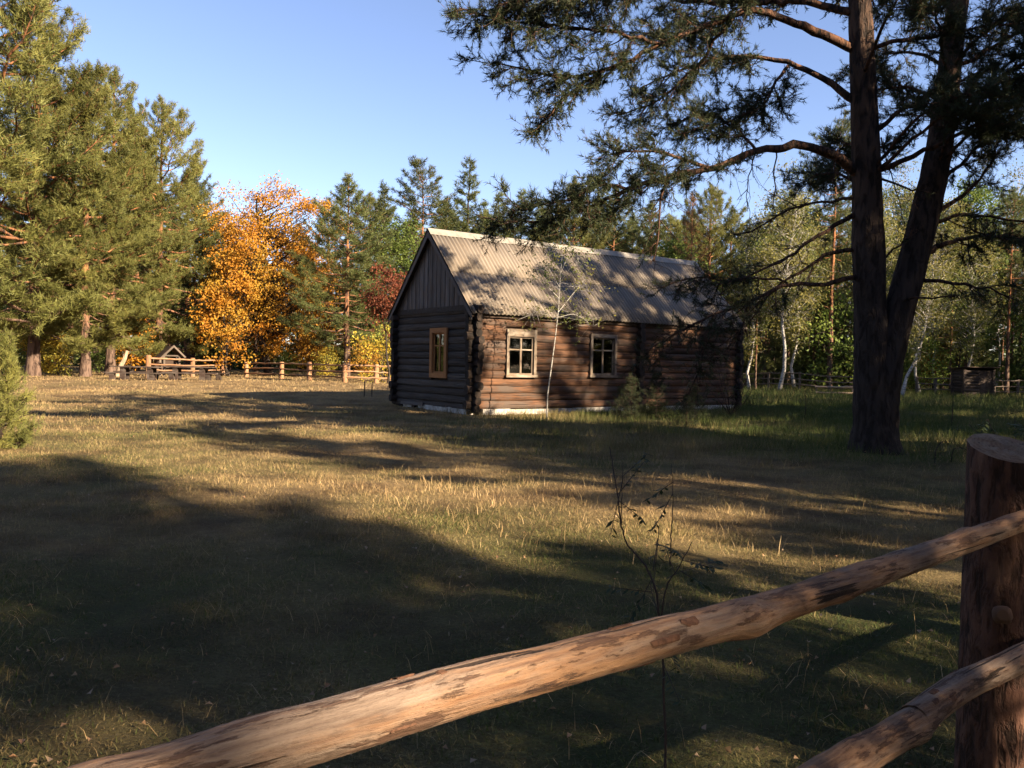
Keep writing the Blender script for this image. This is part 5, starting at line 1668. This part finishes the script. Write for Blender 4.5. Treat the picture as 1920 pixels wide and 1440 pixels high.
# roofed notice shelter
sx, sy = g2(318, 52)
sh = thing('roofed_shelter', 'small wooden post shelter with gabled roof behind the picnic tables', 'shelter', (sx, sy, float(gz(sx, sy))), .6)
for (x_, y_) in ((-.45, -.55), (.45, -.55), (-.45, .55), (.45, .55)):
    mb = MB(); zz = np.linspace(-.2, 1.35, 5); tube(mb, np.stack([zz, 0 * zz, 0 * zz], -1), .075, 9)
    o = obj('post', mb.mesh('post', [M['old_rail']], True), sh, (x_, y_, 0)); o.rotation_euler = (0, -pi / 2, 0)
for s_ in (-1, 1):
    for k in range(5):
        o = plank_obj('roof_board', sh, 1.0, .30, .03, (0, -.78 + k * .31, 1.9), (0, 0, 0), 'board_dark')
        o.rotation_euler = (0, radians(45) if s_ > 0 else pi - radians(45), 0)
        if s_ < 0: o.rotation_euler = (0, radians(135), 0); o.location.z += .02
    o = plank_obj('roof_edge', sh, 1.02, .05, .10, (0, -.84, 1.9), (0, radians(45) if s_ > 0 else radians(135), 0), 'old_rail')
plank_obj('notice_board', sh, .86, .05, .55, (-.43, -.1, .55), m='board_dark')
plank_obj('beam', sh, 1.1, .09, .09, (-.55, -.6, 1.27), m='old_rail'); plank_obj('beam', sh, 1.1, .09, .09, (-.55, .5, 1.27), m='old_rail')

# leaning dead snag
sx, sy = g2(219, 50)
mb = MB(); r = np.random.default_rng(81)
xs = np.linspace(0, 1.75, 8)
tube(mb, np.stack([xs, r.normal(0, .02, 8), r.normal(0, .02, 8)], -1), np.linspace(.15, .11, 8), 9, rough=.12, rg=r)
o = obj('dead_snag', mb.mesh('dead_snag', [M['snag']]), None, (sx, sy, float(gz(sx, sy)) - .1), (0, -radians(72), 0))
o.rotation_euler = (0, -radians(70), radians(5)); o['label'] = 'pale leaning broken snag beside the dark pine trunk'; o['category'] = 'snag'
# two thin rods in the lawn
for (px_, lb) in ((683, 'thin dark rod in the lawn, farther from the house'), (697, 'thin dark rod in the lawn, nearer to the house')):
    p = at(px_, 748, 33); mb = MB()
    tube(mb, [(0, 0, -.15), (.0, 0, .3), (.01, 0, .62)], [.022, .022, .02], 8)
    o = obj('metal_rod', mb.mesh('metal_rod', [M['metal']]), None, (p[0], 33.0, float(gz(p[0], 33))))
    o['label'] = lb; o['category'] = 'rod'; o['group'] = 'pair of rods in the lawn'

# ------------------------------------------------------------------ small log shed at the right
sx, sy = g2(1808, 54)
shed = thing('log_shed', 'small dark log shed with flat lean-to roof at the wood edge', 'shed', (sx, sy, float(gz(sx, sy))), .10)
SW, SD, SH = 2.0, 1.1, 1.8
for k in range(9):
    z = .1 + k * .2
    mb = MB(); xs = np.linspace(-.12, 1.0, 4); tube(mb, np.stack([xs, 0 * xs, 0 * xs], -1), .098, 8, rough=.05)
    obj('log', mb.mesh('log', [M['shed_wood']]), shed, (0, 0, z))
    for x_, L in ((0.0, SD), (SW, SD)):
        mb = MB(); xs = np.linspace(-.12, L + .12, 4); tube(mb, np.stack([xs, 0 * xs, 0 * xs], -1), .098, 8, rough=.05)
        obj('log', mb.mesh('log', [M['shed_wood']]), shed, (x_, 0, z + .1), (0, 0, pi / 2))
    mb = MB(); xs = np.linspace(-.12, SW + .12, 4); tube(mb, np.stack([xs, 0 * xs, 0 * xs], -1), .098, 8, rough=.05)
    obj('log', mb.mesh('log', [M['shed_wood']]), shed, (0, SD, z))
dr = plank_obj('door', shed, 1.0, .05, 1.74, (.98, -.03, .06), m='shed_wood')
for k in range(6):
    plank_obj('plank', dr, .155, .02, 1.70, (.01 + k * .165, -.022, .02), m='shed_wood')
mb = MB(); prism(mb, [(-.35, SH + .22), (SD + .3, SH + .05), (SD + .3, SH), (-.35, SH + .17)], 0, -.25, SW + .25)
obj('roof', mb.mesh('roof', [M['board_dark']]), shed)
